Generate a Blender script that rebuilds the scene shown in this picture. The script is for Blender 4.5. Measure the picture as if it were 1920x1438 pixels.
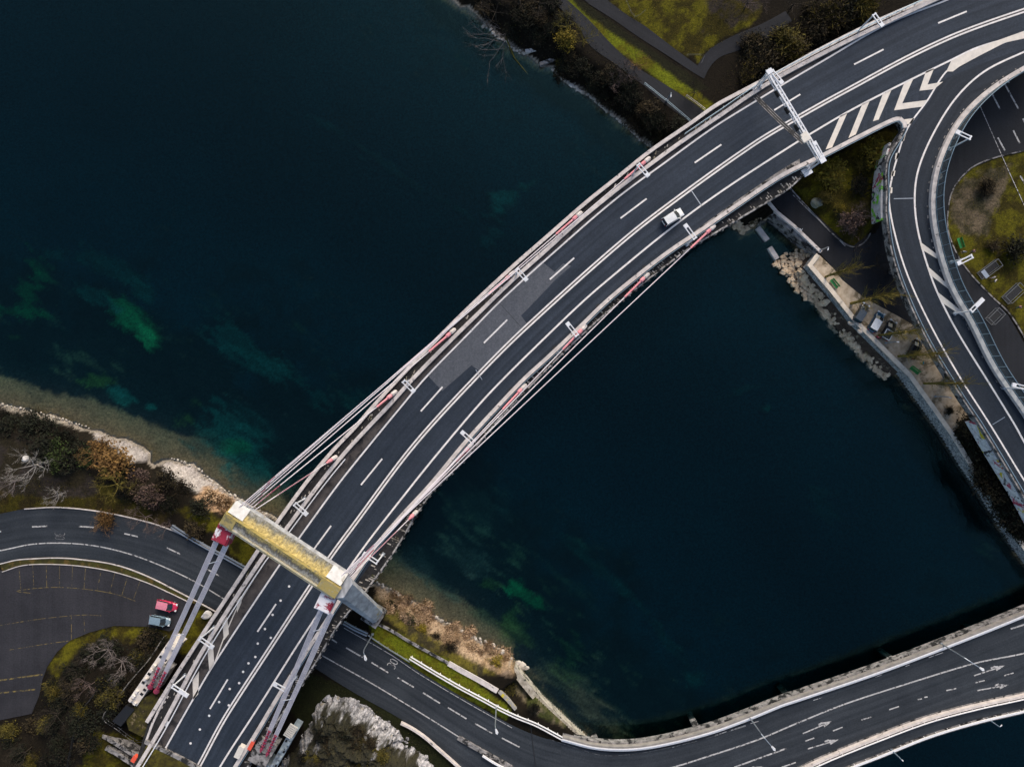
import bpy, math, random
import numpy as np
from mathutils import Vector, Matrix, noise as mnoise
from mathutils.geometry import tessellate_polygon
R = math.radians
for o in list(bpy.data.objects):
    bpy.data.objects.remove(o)
SC = bpy.context.scene
COL = SC.collection

# ---------------------------------------------------------------- camera, sky, sun, exposure
CAMZ, TAN = 140.0, 0.733
cam = bpy.data.cameras.new("camera")
cam.sensor_fit = 'HORIZONTAL'
cam.angle = 2 * math.atan(TAN)
cam.clip_start, cam.clip_end = 1.0, 6000.0
camo = bpy.data.objects.new("camera", cam)
camo.location = (0, 0, CAMZ)
COL.objects.link(camo)
SC.camera = camo
SUN_EL, SUN_AZ = R(33), R(74)          # azimuth measured from +x towards +y
world = bpy.data.worlds.new("World")
SC.world = world
world.use_nodes = True
wn = world.node_tree
sky = wn.nodes.new("ShaderNodeTexSky")
sky.sky_type = 'NISHITA'
sky.sun_disc = False
sky.sun_elevation = SUN_EL
sky.sun_rotation = math.pi / 2 - SUN_AZ
sky.dust_density = 3.0
sky.ozone_density = 1.0
bg = wn.nodes["Background"]
bg.inputs[1].default_value = 0.085
wn.links.new(sky.outputs[0], bg.inputs[0])
sun = bpy.data.lights.new("sun", 'SUN')
sun.energy = 1.5
sun.angle = R(36)
sun.color = (1.0, 0.91, 0.81)
suno = bpy.data.objects.new("sun", sun)
dv = Vector((math.cos(SUN_EL) * math.cos(SUN_AZ), math.cos(SUN_EL) * math.sin(SUN_AZ), math.sin(SUN_EL)))
suno.rotation_euler = dv.to_track_quat('Z', 'Y').to_euler()
suno.location = dv * 300
COL.objects.link(suno)
SC.view_settings.view_transform = 'Standard'
SC.view_settings.look = 'None'
SC.view_settings.exposure = 1.0
SC.view_settings.gamma = 1.0

# ---------------------------------------------------------------- helpers
WATER, DECK = -4.0, 7.0

def P(px, py, z=0.0):
    """survey point of the plan (plan units are 1/1920 of the frame) seen at height z, in metres"""
    s = TAN * (CAMZ - z) / 960.0
    return Vector(((px - 960) * s, (719 - py) * s, z))

def pts(s):
    return [tuple(float(v) for v in q.split(",")) for q in s.split()]

def zc(x0, y0, s):
    return [(x0 + x / 3.269, y0 + y / 3.269) for x, y in pts(s)]

def spline(p, step=8.0, smooth=True):
    """resample a plan polyline through a centripetal-like Catmull-Rom curve"""
    out = []
    n = len(p)
    for i in range(n - 1):
        p0 = p[max(i - 1, 0)]; p1 = p[i]; p2 = p[i + 1]; p3 = p[min(i + 2, n - 1)]
        d = math.hypot(p2[0] - p1[0], p2[1] - p1[1])
        k = max(1, int(d / step))
        d0 = math.hypot(p1[0] - p0[0], p1[1] - p0[1]) or d
        d2 = math.hypot(p3[0] - p2[0], p3[1] - p2[1]) or d
        m1 = [((p2[j] - p0[j]) / (d0 + d) * d) for j in (0, 1)]
        m2 = [((p3[j] - p1[j]) / (d + d2) * d) for j in (0, 1)]
        if i == 0: m1 = [p2[j] - p1[j] for j in (0, 1)]
        if i == n - 2: m2 = [p2[j] - p1[j] for j in (0, 1)]
        for a in range(k):
            t = a / k
            if smooth:
                h1 = 2*t**3 - 3*t*t + 1; h2 = t**3 - 2*t*t + t; h3 = -2*t**3 + 3*t*t; h4 = t**3 - t*t
                out.append(tuple(h1*p1[j] + h2*m1[j] + h3*p2[j] + h4*m2[j] for j in (0, 1)))
            else:
                out.append(tuple(p1[j] + (p2[j] - p1[j]) * t for j in (0, 1)))
    out.append(p[-1])
    return out

def wpath(p, z, step=8.0, smooth=True):
    return [P(x, y, z) for x, y in spline(p, step, smooth)]

def resample(w, n):
    d = [0.0]
    for a, b in zip(w, w[1:]):
        d.append(d[-1] + (b - a).length)
    out, j = [], 0
    for i in range(n):
        t = d[-1] * i / (n - 1)
        while j < len(w) - 2 and d[j + 1] < t: j += 1
        f = (t - d[j]) / max(d[j + 1] - d[j], 1e-9)
        out.append(w[j].lerp(w[j + 1], min(max(f, 0), 1)))
    return out

def length(w):
    return sum((b - a).length for a, b in zip(w, w[1:]))

def along(w, t):
    """point and direction at distance t along path w"""
    for a, b in zip(w, w[1:]):
        L = (b - a).length
        if t <= L and L > 0:
            return a.lerp(b, t / L), (b - a).normalized()
        t -= L
    return w[-1].copy(), (w[-1] - w[-2]).normalized()

def offset(w, d):
    out = []
    n = len(w)
    for i in range(n):
        t = (w[min(i + 1, n - 1)] - w[max(i - 1, 0)])
        t.z = 0; t.normalize()
        out.append(w[i] + Vector((t.y, -t.x, 0)) * d)
    return out

class MB:
    def __init__(s):
        s.v, s.f, s.uv, s.mi = [], [], {}, []
    def add(s, vs, fs, m=0):
        b = len(s.v)
        s.v += [tuple(v) for v in vs]
        s.f += [tuple(i + b for i in f) for f in fs]
        s.mi += [m] * len(fs)
    def box(s, c, size, rz=0.0, m=0, axis=None):
        """box with centre c; axis: direction of its local x"""
        hx, hy, hz = size[0] / 2, size[1] / 2, size[2] / 2
        if axis is not None:
            X = Vector(axis).normalized()
            Zu = Vector((0, 0, 1)) if abs(X.z) < .98 else Vector((0, 1, 0))
            Y = Zu.cross(X).normalized(); Z = X.cross(Y)
        else:
            X = Vector((math.cos(rz), math.sin(rz), 0)); Y = Vector((-X.y, X.x, 0)); Z = Vector((0, 0, 1))
        c = Vector(c)
        vs = [c + X * (hx * a) + Y * (hy * b) + Z * (hz * d) for d in (-1, 1) for a, b in ((-1, -1), (1, -1), (1, 1), (-1, 1))]
        s.add(vs, [(3, 2, 1, 0), (4, 5, 6, 7), (0, 1, 5, 4), (1, 2, 6, 5), (2, 3, 7, 6), (3, 0, 4, 7)], m)
    def bar(s, a, b, w, h=None, m=0):
        a, b = Vector(a), Vector(b)
        s.box((a + b) / 2, ((b - a).length, w, h or w), m=m, axis=b - a)
    def tube(s, path, r, n=6, caps=True, m=0):
        path = [Vector(p) for p in path]
        rr = r if isinstance(r, (list, tuple)) else [r] * len(path)
        vs, fs = [], []
        T = (path[1] - path[0]).normalized()
        U = T.orthogonal().normalized()
        for i, p in enumerate(path):
            T2 = (path[min(i + 1, len(path) - 1)] - path[max(i - 1, 0)])
            if T2.length > 1e-9: T = T2.normalized()
            U = (U - T * U.dot(T))
            U = U.normalized() if U.length > 1e-6 else T.orthogonal().normalized()
            V = T.cross(U)
            for k in range(n):
                a = 2 * math.pi * k / n
                vs.append(p + (U * math.cos(a) + V * math.sin(a)) * rr[i])
            if i:
                b0, b1 = (i - 1) * n, i * n
                fs += [(b0 + k, b0 + (k + 1) % n, b1 + (k + 1) % n, b1 + k) for k in range(n)]
        if caps:
            fs.append(tuple(reversed(range(n))))
            fs.append(tuple(range((len(path) - 1) * n, len(path) * n)))
        s.add(vs, fs, m)
    def sheet(s, poly, z=None, m=0):
        w = [Vector((p[0], p[1], p[2] if z is None else z)) for p in poly]
        for t in tessellate_polygon([w]):
            a, b, c = (w[i] for i in t)
            up = (b - a).cross(c - a).z > 0
            s.add((a, b, c) if up else (a, c, b), [(0, 1, 2)], m)
    def prism(s, poly, z0, z1, m=0):
        s.sheet(poly, z1, m)
        n = len(poly)
        area = sum(poly[i][0] * poly[(i + 1) % n][1] - poly[(i + 1) % n][0] * poly[i][1] for i in range(n))
        q = poly if area > 0 else list(reversed(poly))
        for i in range(n):
            a, b = q[i], q[(i + 1) % n]
            s.add([(a[0], a[1], z0), (b[0], b[1], z0), (b[0], b[1], z1), (a[0], a[1], z1)], [(0, 1, 2, 3)], m)
        w = [Vector((p[0], p[1], z0)) for p in poly]
        for t in tessellate_polygon([w]):
            a, b, c = (w[i] for i in t)
            up = (b - a).cross(c - a).z > 0
            s.add((a, c, b) if up else (a, b, c), [(0, 1, 2)], m)
    def ribbon(s, w, d0, d1, z0, z1, m=0, sheet=False):
        """rectangular kerb/wall/line swept along world path w between lateral offsets d0<d1 (right is +)"""
        A, B = offset(w, d0), offset(w, d1)
        n = len(w)
        if sheet:
            vs = [(p.x, p.y, z1) for q in zip(A, B) for p in q]
            s.add(vs, [(2*i, 2*i + 1, 2*i + 3, 2*i + 2) for i in range(n - 1)], m)
            return
        vs = []
        for a, b in zip(A, B):
            vs += [(a.x, a.y, z0), (b.x, b.y, z0), (b.x, b.y, z1), (a.x, a.y, z1)]
        fs = []
        for i in range(n - 1):
            p, q = 4 * i, 4 * i + 4
            fs += [(p + 3, p + 2, q + 2, q + 3), (p + 1, q + 1, q + 2, p + 2), (q, p, p + 3, q + 3), (p, p + 1, q + 1, q)]
        fs += [(3, 2, 1, 0), (4*n - 4, 4*n - 3, 4*n - 2, 4*n - 1)]
        s.add(vs, fs, m)
    def loft(s, A, B, z, nu=10):
        """road surface between two edges with UV = metres across / along"""
        n = max(len(A), len(B))
        A, B = resample(A, n), resample(B, n)
        base = len(s.v)
        v = 0.0
        for i in range(n):
            if i: v += ((A[i] + B[i]) / 2 - (A[i-1] + B[i-1]) / 2).length
            W = (B[i] - A[i]).length
            for k in range(nu + 1):
                p = A[i].lerp(B[i], k / nu)
                s.v.append((p.x, p.y, z))
                s.uv[len(s.v) - 1] = (W * k / nu, v)
        for i in range(n - 1):
            for k in range(nu):
                a = base + i * (nu + 1) + k
                s.f.append((a, a + 1, a + nu + 2, a + nu + 1)); s.mi.append(0)
    def mesh(s, name, mats, smooth=False):
        me = bpy.data.meshes.new(name)
        me.from_pydata(s.v, [], s.f)
        for m in (mats if isinstance(mats, (list, tuple)) else [mats]):
            me.materials.append(m)
        if any(s.mi): me.polygons.foreach_set("material_index", s.mi)
        if s.uv:
            lay = me.uv_layers.new(name="UVMap")
            for l in me.loops:
                lay.data[l.index].uv = s.uv.get(l.vertex_index, (0, 0))
        if smooth: me.polygons.foreach_set("use_smooth", [True] * len(me.polygons))
        me.update()
        return me

def link(name, me, parent=None, world_coords=True):
    o = bpy.data.objects.new(name, me)
    COL.objects.link(o)
    if parent is not None:
        o.parent = parent
        if world_coords:
            if parent.parent is None: o.matrix_parent_inverse = Matrix.Translation(-parent.location)
    return o

def put(name, mb, mat, parent=None, smooth=False, local=False, label=None):
    o = link(name, mb.mesh(name, mat, smooth), parent, not local)
    if label: o['label'] = label
    return o

def tag(o, label, cat, group=None, kind=None):
    o['label'] = label
    o['category'] = cat
    if group: o['group'] = group
    if kind: o['kind'] = kind
    return o

def thing(name, label, cat, loc=(0, 0, 0), rz=0.0, group=None):
    o = bpy.data.objects.new(name, None)
    o.empty_display_size = .5
    COL.objects.link(o)
    o.location = loc
    o.rotation_euler.z = rz
    return tag(o, label, cat, group)

def struct(name, mb, mat, smooth=False):
    o = put(name, mb, mat, None, smooth)
    o['kind'] = 'structure'
    return o

def dup(root, loc, rz=0.0, scale=None, label=None):
    def rec(o, par):
        c = o.copy(); COL.objects.link(c)
        if par is not None: c.parent = par
        for ch in o.children: rec(ch, c)
        return c
    r = rec(root, None)
    r.location = loc; r.rotation_euler.z = rz
    if scale is not None: r.scale = scale if not isinstance(scale, (int, float)) else (scale,) * 3
    if label: r['label'] = label
    return r

# ---------------------------------------------------------------- materials
def mk(name):
    m = bpy.data.materials.new(name)
    m.use_nodes = True
    return m, m.node_tree.nodes, m.node_tree.links, m.node_tree.nodes["Principled BSDF"]

def c4(c): return (c[0], c[1], c[2], 1)

def nz(N, L, vec, scale, detail=6.0, rough=.6, dist=0.0):
    t = N.new("ShaderNodeTexNoise")
    t.inputs["Scale"].default_value = scale
    t.inputs["Detail"].default_value = detail
    t.inputs["Roughness"].default_value = rough
    t.inputs["Distortion"].default_value = dist
    if vec is not None: L.new(vec, t.inputs["Vector"])
    return t.outputs["Fac"]

def rng(N, L, v, a, b, c=0.0, d=1.0):
    r = N.new("ShaderNodeMapRange")
    r.inputs[1].default_value, r.inputs[2].default_value = a, b
    r.inputs[3].default_value, r.inputs[4].default_value = c, d
    L.new(v, r.inputs[0])
    return r.outputs[0]

def mixc(N, L, f, a, b, mode='MIX'):
    x = N.new("ShaderNodeMix"); x.data_type = 'RGBA'; x.blend_type = mode
    if isinstance(f, (int, float)): x.inputs[0].default_value = f
    else: L.new(f, x.inputs[0])
    for i, v in ((6, a), (7, b)):
        if isinstance(v, (tuple, list)): x.inputs[i].default_value = c4(v)
        else: L.new(v, x.inputs[i])
    return x.outputs[2]

def math_(N, L, op, a, b):
    x = N.new("ShaderNodeMath"); x.operation = op
    for i, v in ((0, a), (1, b)):
        if isinstance(v, (int, float)): x.inputs[i].default_value = v
        else: L.new(v, x.inputs[i])
    return x.outputs[0]

def pos(N): return N.new("ShaderNodeNewGeometry").outputs["Position"]

def mapped(N, L, v, scale, rot=0.0):
    x = N.new("ShaderNodeMapping")
    x.inputs["Scale"].default_value = scale
    x.inputs["Rotation"].default_value = (0, 0, rot)
    L.new(v, x.inputs["Vector"])
    return x.outputs[0]

def M(name, c1, c2, s=1.0, rough=.85, c3=None, s3=.5, t3=.56, bump=0.0, metal=0.0, spec=.3, lo=.35, hi=.65, stretch=None, rot=0.0):
    m, N, L, B = mk(name)
    p = pos(N)
    q = mapped(N, L, p, stretch, rot) if stretch else p
    n1 = nz(N, L, q, s, 8)
    col = mixc(N, L, rng(N, L, n1, lo, hi), c1, c2)
    if c3:
        n2 = nz(N, L, q, s3, 6, .65, .4)
        col = mixc(N, L, rng(N, L, n2, t3, t3 + .07), col, c3)
    L.new(col, B.inputs["Base Color"])
    B.inputs["Roughness"].default_value = rough
    B.inputs["Metallic"].default_value = metal
    B.inputs["Specular IOR Level"].default_value = spec
    if bump:
        b = N.new("ShaderNodeBump"); b.inputs["Strength"].default_value = bump
        b.inputs["Distance"].default_value = .1
        L.new(n1, b.inputs["Height"]); L.new(b.outputs[0], B.inputs["Normal"])
    return m

def asphalt(name, base, light, streak=.6, blot=.35):
    """road asphalt: fine grain, broad blotches, worn wheel tracks that follow the lane (UV metres)"""
    m, N, L, B = mk(name)
    p = pos(N)
    uv = N.new("ShaderNodeUVMap"); uv.uv_map = "UVMap"
    st = nz(N, L, mapped(N, L, uv.outputs[0], (1.1, .012, 1)), 1.0, 5, .55)
    bl = nz(N, L, p, .12, 6, .6)
    fi = nz(N, L, p, 3.5, 6, .75)
    f = math_(N, L, 'ADD', math_(N, L, 'MULTIPLY', rng(N, L, st, .38, .66), streak), math_(N, L, 'MULTIPLY', rng(N, L, bl, .35, .68), blot))
    col = mixc(N, L, f, base, light)
    g = rng(N, L, fi, .3, .72, .62, 1.35)
    col = mixc(N, L, 1.0, col, N_rgb(N, L, g), 'MULTIPLY')
    cr = nz(N, L, p, .55, 4, .6, 3.0)            # sealed cracks
    ck = math_(N, L, 'ABSOLUTE', math_(N, L, 'SUBTRACT', cr, .5), 0)
    col = mixc(N, L, rng(N, L, ck, .0, .0035, .45, 0.0), col, (base[0]*.35, base[1]*.35, base[2]*.35))
    L.new(col, B.inputs["Base Color"])
    B.inputs["Roughness"].default_value = .8
    B.inputs["Specular IOR Level"].default_value = .25
    return m

def N_rgb(N, L, v):
    c = N.new("ShaderNodeCombineColor")
    for i in range(3): L.new(v, c.inputs[i])
    return c.outputs[0]

def glassy(name, tint, fac=.35):
    m, N, L, B = mk(name)
    tr = N.new("ShaderNodeBsdfTransparent"); tr.inputs[0].default_value = c4(tint)
    B.inputs["Base Color"].default_value = (.08, .13, .16, 1)
    B.inputs["Roughness"].default_value = .08
    x = N.new("ShaderNodeMixShader"); x.inputs[0].default_value = fac
    L.new(tr.outputs[0], x.inputs[1]); L.new(B.outputs[0], x.inputs[2])
    L.new(x.outputs[0], N["Material Output"].inputs[0])
    return m

def plain(name, c, rough=.5, metal=0.0, coat=0.0):
    m, N, L, B = mk(name)
    n = nz(N, L, pos(N), 2.5, 4)
    g = rng(N, L, n, .3, .7, .88, 1.06)
    L.new(mixc(N, L, 1.0, c, N_rgb(N, L, g), 'MULTIPLY'), B.inputs["Base Color"])
    B.inputs["Roughness"].default_value = rough
    B.inputs["Metallic"].default_value = metal
    B.inputs["Coat Weight"].default_value = coat
    return m

ASPH = asphalt("deck_asphalt", (.014, .0208, .0315), (.036, .048, .068))
ASPHR = asphalt("ramp_asphalt", (.0122, .0172, .0255), (.028, .037, .051))
ASPHL = asphalt("street_asphalt", (.016, .0205, .0265), (.048, .056, .066), .5, .4)
ASPHP = asphalt("lot_asphalt", (.02, .02, .024), (.044, .043, .05), .2, .6)
ASPHG = asphalt("path_asphalt", (.008, .0092, .0125), (.019, .021, .027), .3, .6)
PATCH = asphalt("repair_asphalt", (.075, .083, .098), (.105, .112, .128), .4, .4)
PAINT = M("road_paint", (.78, .74, .72), (.62, .59, .57), 1.2, .7, (.26, .25, .25), 2.0, .61)
PAINTO = M("worn_road_paint", (.55, .53, .52), (.36, .35, .34), 1.5, .75, (.07, .07, .075), 1.6, .52)
PAINTY = M("yellow_paint", (.2, .15, .05), (.09, .07, .03), 1.0, .8, (.03, .03, .03), 1.4, .48)
PAINTF = M("faded_road_paint", (.2, .2, .2), (.09, .09, .095), 1.5, .75, (.04, .04, .045), 1.6, .5)
PAINTC = M("cream_paint", (.72, .66, .58), (.6, .55, .49), 1.0, .7, (.35, .32, .29), 1.2, .66)
CONC = M("pale_concrete", (.66, .6, .56), (.46, .415, .39), .8, .9, (.13, .12, .115), .9, .6, .2)
CONCD = M("stained_concrete", (.33, .31, .3), (.12, .115, .11), .9, .95, (.02, .02, .02), .7, .5, .4)
CONCK = M("dark_deck_strip", (.03, .029, .029), (.012, .012, .013), 1.5, .95, (.2, .18, .16), 1.3, .63, .3)
SHOUL = M("dirty_shoulder", (.045, .039, .038), (.09, .078, .072), .6, .95, (.022, .021, .022), .4, .56)
GALV = plain("galvanised_steel", (.42, .46, .5), .4, .7)
RAILW = plain("white_rail", (.78, .77, .77), .45)
WHITE = plain("white_steel", (.7, .71, .73), .4)
BLACK = plain("black_steel", (.008, .008, .009), .6)
BLUE = plain("blue_grey_steel", (.2, .28, .34), .45, .3)
PINK = M("faded_red_sleeve", (.72, .3, .32), (.58, .2, .23), 1.0, .6, (.75, .5, .5), 2.0, .62)
REDP = M("peeling_red_paint", (.3, .025, .05), (.2, .015, .03), .8, .6, (.7, .68, .7), .8, .53, lo=.4)
REDW = M("mostly_peeled_red_paint", (.3, .025, .05), (.2, .015, .03), .8, .6, (.72, .7, .72), .7, .43)
REDS = M("dark_red_sleeve", (.34, .04, .08), (.24, .03, .06), 1.0, .6, (.5, .3, .33), 3.0, .64)
STRAND = M("grey_strand", (.85, .77, .77), (.68, .61, .62), .5, .5, (.42, .17, .22), 1.6, .66, stretch=(1, 1, 1))
STAY = M("pale_stay", (.68, .64, .66), (.56, .5, .53), .2, .5)
STONE = M("quay_stone", (.5, .45, .39), (.26, .235, .21), 1.4, .95, (.07, .065, .06), 1.9, .56, .6)
SKERB = M("river_kerb", (.3, .275, .25), (.2, .185, .17), .9, .95, (.12, .115, .1), 1.2, .67)
GLASS = glassy("barrier_glass", (.84, .9, .92), .16)
LAMPG = plain("lamp_glass", (.7, .74, .78), .2)
GREENB = plain("green_bench_paint", (.02, .22, .05), .5)
ORANGE = plain("orange_plastic", (.75, .1, .05), .5)
CABIN = plain("pale_cabinet", (.66, .62, .55), .6)

def graffiti_wall(name, base, inks, dens=.58, s=.55):
    m, N, L, B = mk(name)
    p = pos(N)
    col = mixc(N, L, rng(N, L, nz(N, L, p, 1.2, 8), .35, .65), base, tuple(v * .55 for v in base))
    for i, ink in enumerate(inks):
        q = mapped(N, L, p, (1, 1, 1.0), .4 * i + .2)
        n = nz(N, L, q, s * (1 + .35 * i), 3, .5, 2.2)
        k = math_(N, L, 'ABSOLUTE', math_(N, L, 'SUBTRACT', n, dens - .06 * i), 0)
        col = mixc(N, L, rng(N, L, k, .022, .04, .92, 0), col, ink)
    L.new(col, B.inputs["Base Color"]); B.inputs["Roughness"].default_value = .9
    return m
GRAFQ = graffiti_wall("tagged_quay_face", (.58, .55, .52), [(.04, .045, .05), (.05, .08, .11), (.16, .2, .22), (.02, .02, .02)], .5, .8)
def mural(name, base, inks, s=.35):
    m, N, L, B = mk(name)
    p = pos(N)
    col = mixc(N, L, rng(N, L, nz(N, L, p, 1.2, 8), .35, .65), base, tuple(v * .6 for v in base))
    for i, ink in enumerate(inks):
        q = N.new("ShaderNodeVectorMath"); q.operation = 'ADD'; L.new(p, q.inputs[0]); q.inputs[1].default_value = (i * 13.7, i * 5.1, i * 3.3)
        col = mixc(N, L, rng(N, L, nz(N, L, q.outputs[0], s, 4, .6, 1.2), .57, .59), col, ink)
    L.new(col, B.inputs["Base Color"]); B.inputs["Roughness"].default_value = .9
    return m
GRAFC = mural("tagged_concrete_wall", (.6, .59, .58), [(.3, .015, .06), (.16, .5, .02), (.03, .03, .035)])
COPE = M("pale_coping", (.78, .68, .55), (.6, .52, .42), .8, .95, (.3, .27, .23), .6, .62)
GRAFW = mural("tagged_white_wall", (.78, .77, .76), [(.6, .48, .02), (.4, .05, .09), (.05, .05, .055)], .25)
GRAFY = mural("yellow_tagged_wall", (.36, .34, .31), [(.5, .4, .03), (.08, .1, .05)], .4)
RAILG = plain("dull_grey_rail", (.15, .16, .17), .7)
COVER = M("stained_white_cover", (.7, .69, .66), (.52, .5, .46), .9, .8, (.3, .27, .2), .8, .6)

# ---------------------------------------------------------------- terrain: land, banks and river bed as one sheet
rs = np.random.RandomState(7)
_grids = [rs.rand(256, 256) for _ in range(4)]
def vnoise(x, y, g):
    xi, yi = np.floor(x).astype(int), np.floor(y).astype(int)
    fx, fy = x - xi, y - yi
    fx, fy = fx*fx*(3 - 2*fx), fy*fy*(3 - 2*fy)
    a = g[xi % 256, yi % 256]; b = g[(xi+1) % 256, yi % 256]; c = g[xi % 256, (yi+1) % 256]; d = g[(xi+1) % 256, (yi+1) % 256]
    return (a*(1-fx) + b*fx)*(1-fy) + (c*(1-fx) + d*fx)*fy
def fbm(x, y, s, o=5, k=0, gain=.55):
    t, a, w = 0, 1.0, 0
    for i in range(o):
        t = t + a * vnoise(x*s + 31.7*i + 11*k, y*s - 17.3*i + 7*k, _grids[(i + k) % 4]); w += a
        a *= gain; s *= 2.03
    return t / w
def inside(x, y, poly):
    r = np.zeros(x.shape, bool)
    n = len(poly)
    for i in range(n):
        x1, y1 = poly[i][0], poly[i][1]; x2, y2 = poly[(i+1) % n][0], poly[(i+1) % n][1]
        if y1 == y2: continue
        r ^= ((y1 > y) != (y2 > y)) & (x < (x2 - x1) * (y - y1) / (y2 - y1) + x1)
    return r
def dist(x, y, line, closed=False):
    d = np.full(x.shape, 1e9)
    n = len(line)
    for i in range(n if closed else n - 1):
        ax, ay = line[i][0], line[i][1]; bx, by = line[(i+1) % n][0], line[(i+1) % n][1]
        l2 = (bx-ax)**2 + (by-ay)**2
        if l2 < 1e-9: continue
        t = np.clip(((x-ax)*(bx-ax) + (y-ay)*(by-ay)) / l2, 0, 1)
        d = np.minimum(d, (x-ax-t*(bx-ax))**2 + (y-ay-t*(by-ay))**2)
    return np.sqrt(d)
def sdist(x, y, poly):
    """positive inside"""
    d = dist(x, y, poly, True)
    return np.where(inside(x, y, poly), d, -d)
def sst(v, a, b):
    t = np.clip((v - a) / (b - a), 0, 1)
    return t*t*(3 - 2*t)

QUAY = zc(1340, 360, "620,380 565,452 700,610 850,800 1000,950 1180,1128") + zc(1340, 640, "1330,420 1450,590 1560,770 1700,980 1830,1190 1896,1290") + [(1990, 1130), (2300, 1600)]
LBANK = pts("-3000,640 -80,742 0,758 40,767 107,784 171,804 229,825 269,838 280,850 281,868 289,872 303,862 321,859 361,874 398,902 434,926 465,945 505,963 520,974 560,1000 620,1050 692,1094 722,1099 755,1120 801,1148 847,1172 893,1197 939,1218 966,1240 975,1262 1015,1300 1060,1342 1108,1386")
TBANK = pts("780,-2600 800,-60 846,0 887,28 928,61 959,90 987,102 1014,122 1039,132 1060,153 1106,181 1137,208 1176,239 1198,260 1225,279 1290,345 1368,418 1392,442 1418,426 1441,411 1456,399")
river_px = [(x, y, WATER) for x, y in LBANK] + [(1140, 1440, WATER), (1250, 1640, WATER), (1400, 4000, WATER), (4000, 6000, WATER)] + \
    [(x, y, 0) for x, y in reversed(QUAY)] + [(1456, 399, 0)] + [(x, y, WATER) for x, y in reversed(TBANK)] + [(-3000, -2600, WATER)]
RIVER = [P(*q) for q in river_px]
WALLS = [[P(x, y) for x, y in QUAY], [P(1530, 474), P(1456, 398)], [P(966, 1240, WATER), P(1108, 1386, WATER)]]

HILL = [P(x, y) for x, y in pts("322,1184 275,1175 214,1173 168,1186 131,1202 107,1223 89,1251 79,1275 70,1306 58,1338 -90,1370 -400,1500 -400,1900 420,1900 390,1500 340,1398 322,1350 352,1262 350,1215")]
TRI = [P(x, y) for x, y in pts("1478,353 1540,310 1600,270 1675,238 1688,250 1668,300 1645,370 1637,412 1624,443 1600,461 1585,455")]
step = .4
ax_ = np.arange(-122, 122.01, step); ay_ = np.arange(-96, 96.01, step)
far = np.array([-1600, -700, -350, -220, -160, -135])
gx = np.concatenate([far, ax_, -far[::-1]]); gy = np.concatenate([far, [-108], ay_, [108], -far[::-1]])
X, Y = np.meshgrid(gx, gy, indexing='ij')
shp = X.shape
X = X.ravel(); Y = Y.ravel()
dr = sdist(X, Y, RIVER)
wob = (fbm(X, Y, .35, 4, 1) - .5)
dw = np.full(X.shape, 1e9)
for w in WALLS: dw = np.minimum(dw, dist(X, Y, w))
nearwall = dw < np.abs(dr) + .8
drw = np.where(nearwall, dr, dr + wob * 1.6)
slopew = np.where(nearwall, .5, 5.0)
land = WATER + .02 + (0 - WATER) * sst(-drw, -.1, slopew) + np.where(nearwall, 0, 0)
land = land + np.where(-drw > 2, (fbm(X, Y, .25, 4, 2) - .5) * .14 - .06, 0)
topb = dist(X, Y, [P(x, y, WATER) for x, y in TBANK]); lowb = dist(X, Y, [P(x, y, WATER) for x, y in LBANK])
steep = np.maximum(sst(lowb - topb, -22, 26), sst(np.minimum(lowb, 60) - dw, -12, 26))
fl = fbm(X, Y, .09, 5, 3)
shelf = .115 * np.clip(drw, 0, 5.5) + .34 * np.clip(drw - 5, 0, 4) + .08 * np.clip(drw - 9, 0, 25) + .05 * np.clip(drw - 34, 0, 30)
deep = .8 * np.clip(drw, 0, 5) + .06 * np.clip(drw - 5, 0, 40)
depth = (shelf * (1 - steep) + deep * steep) * (.75 + .5 * fl)
depth = np.clip(depth, 0, 6.2)
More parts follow.
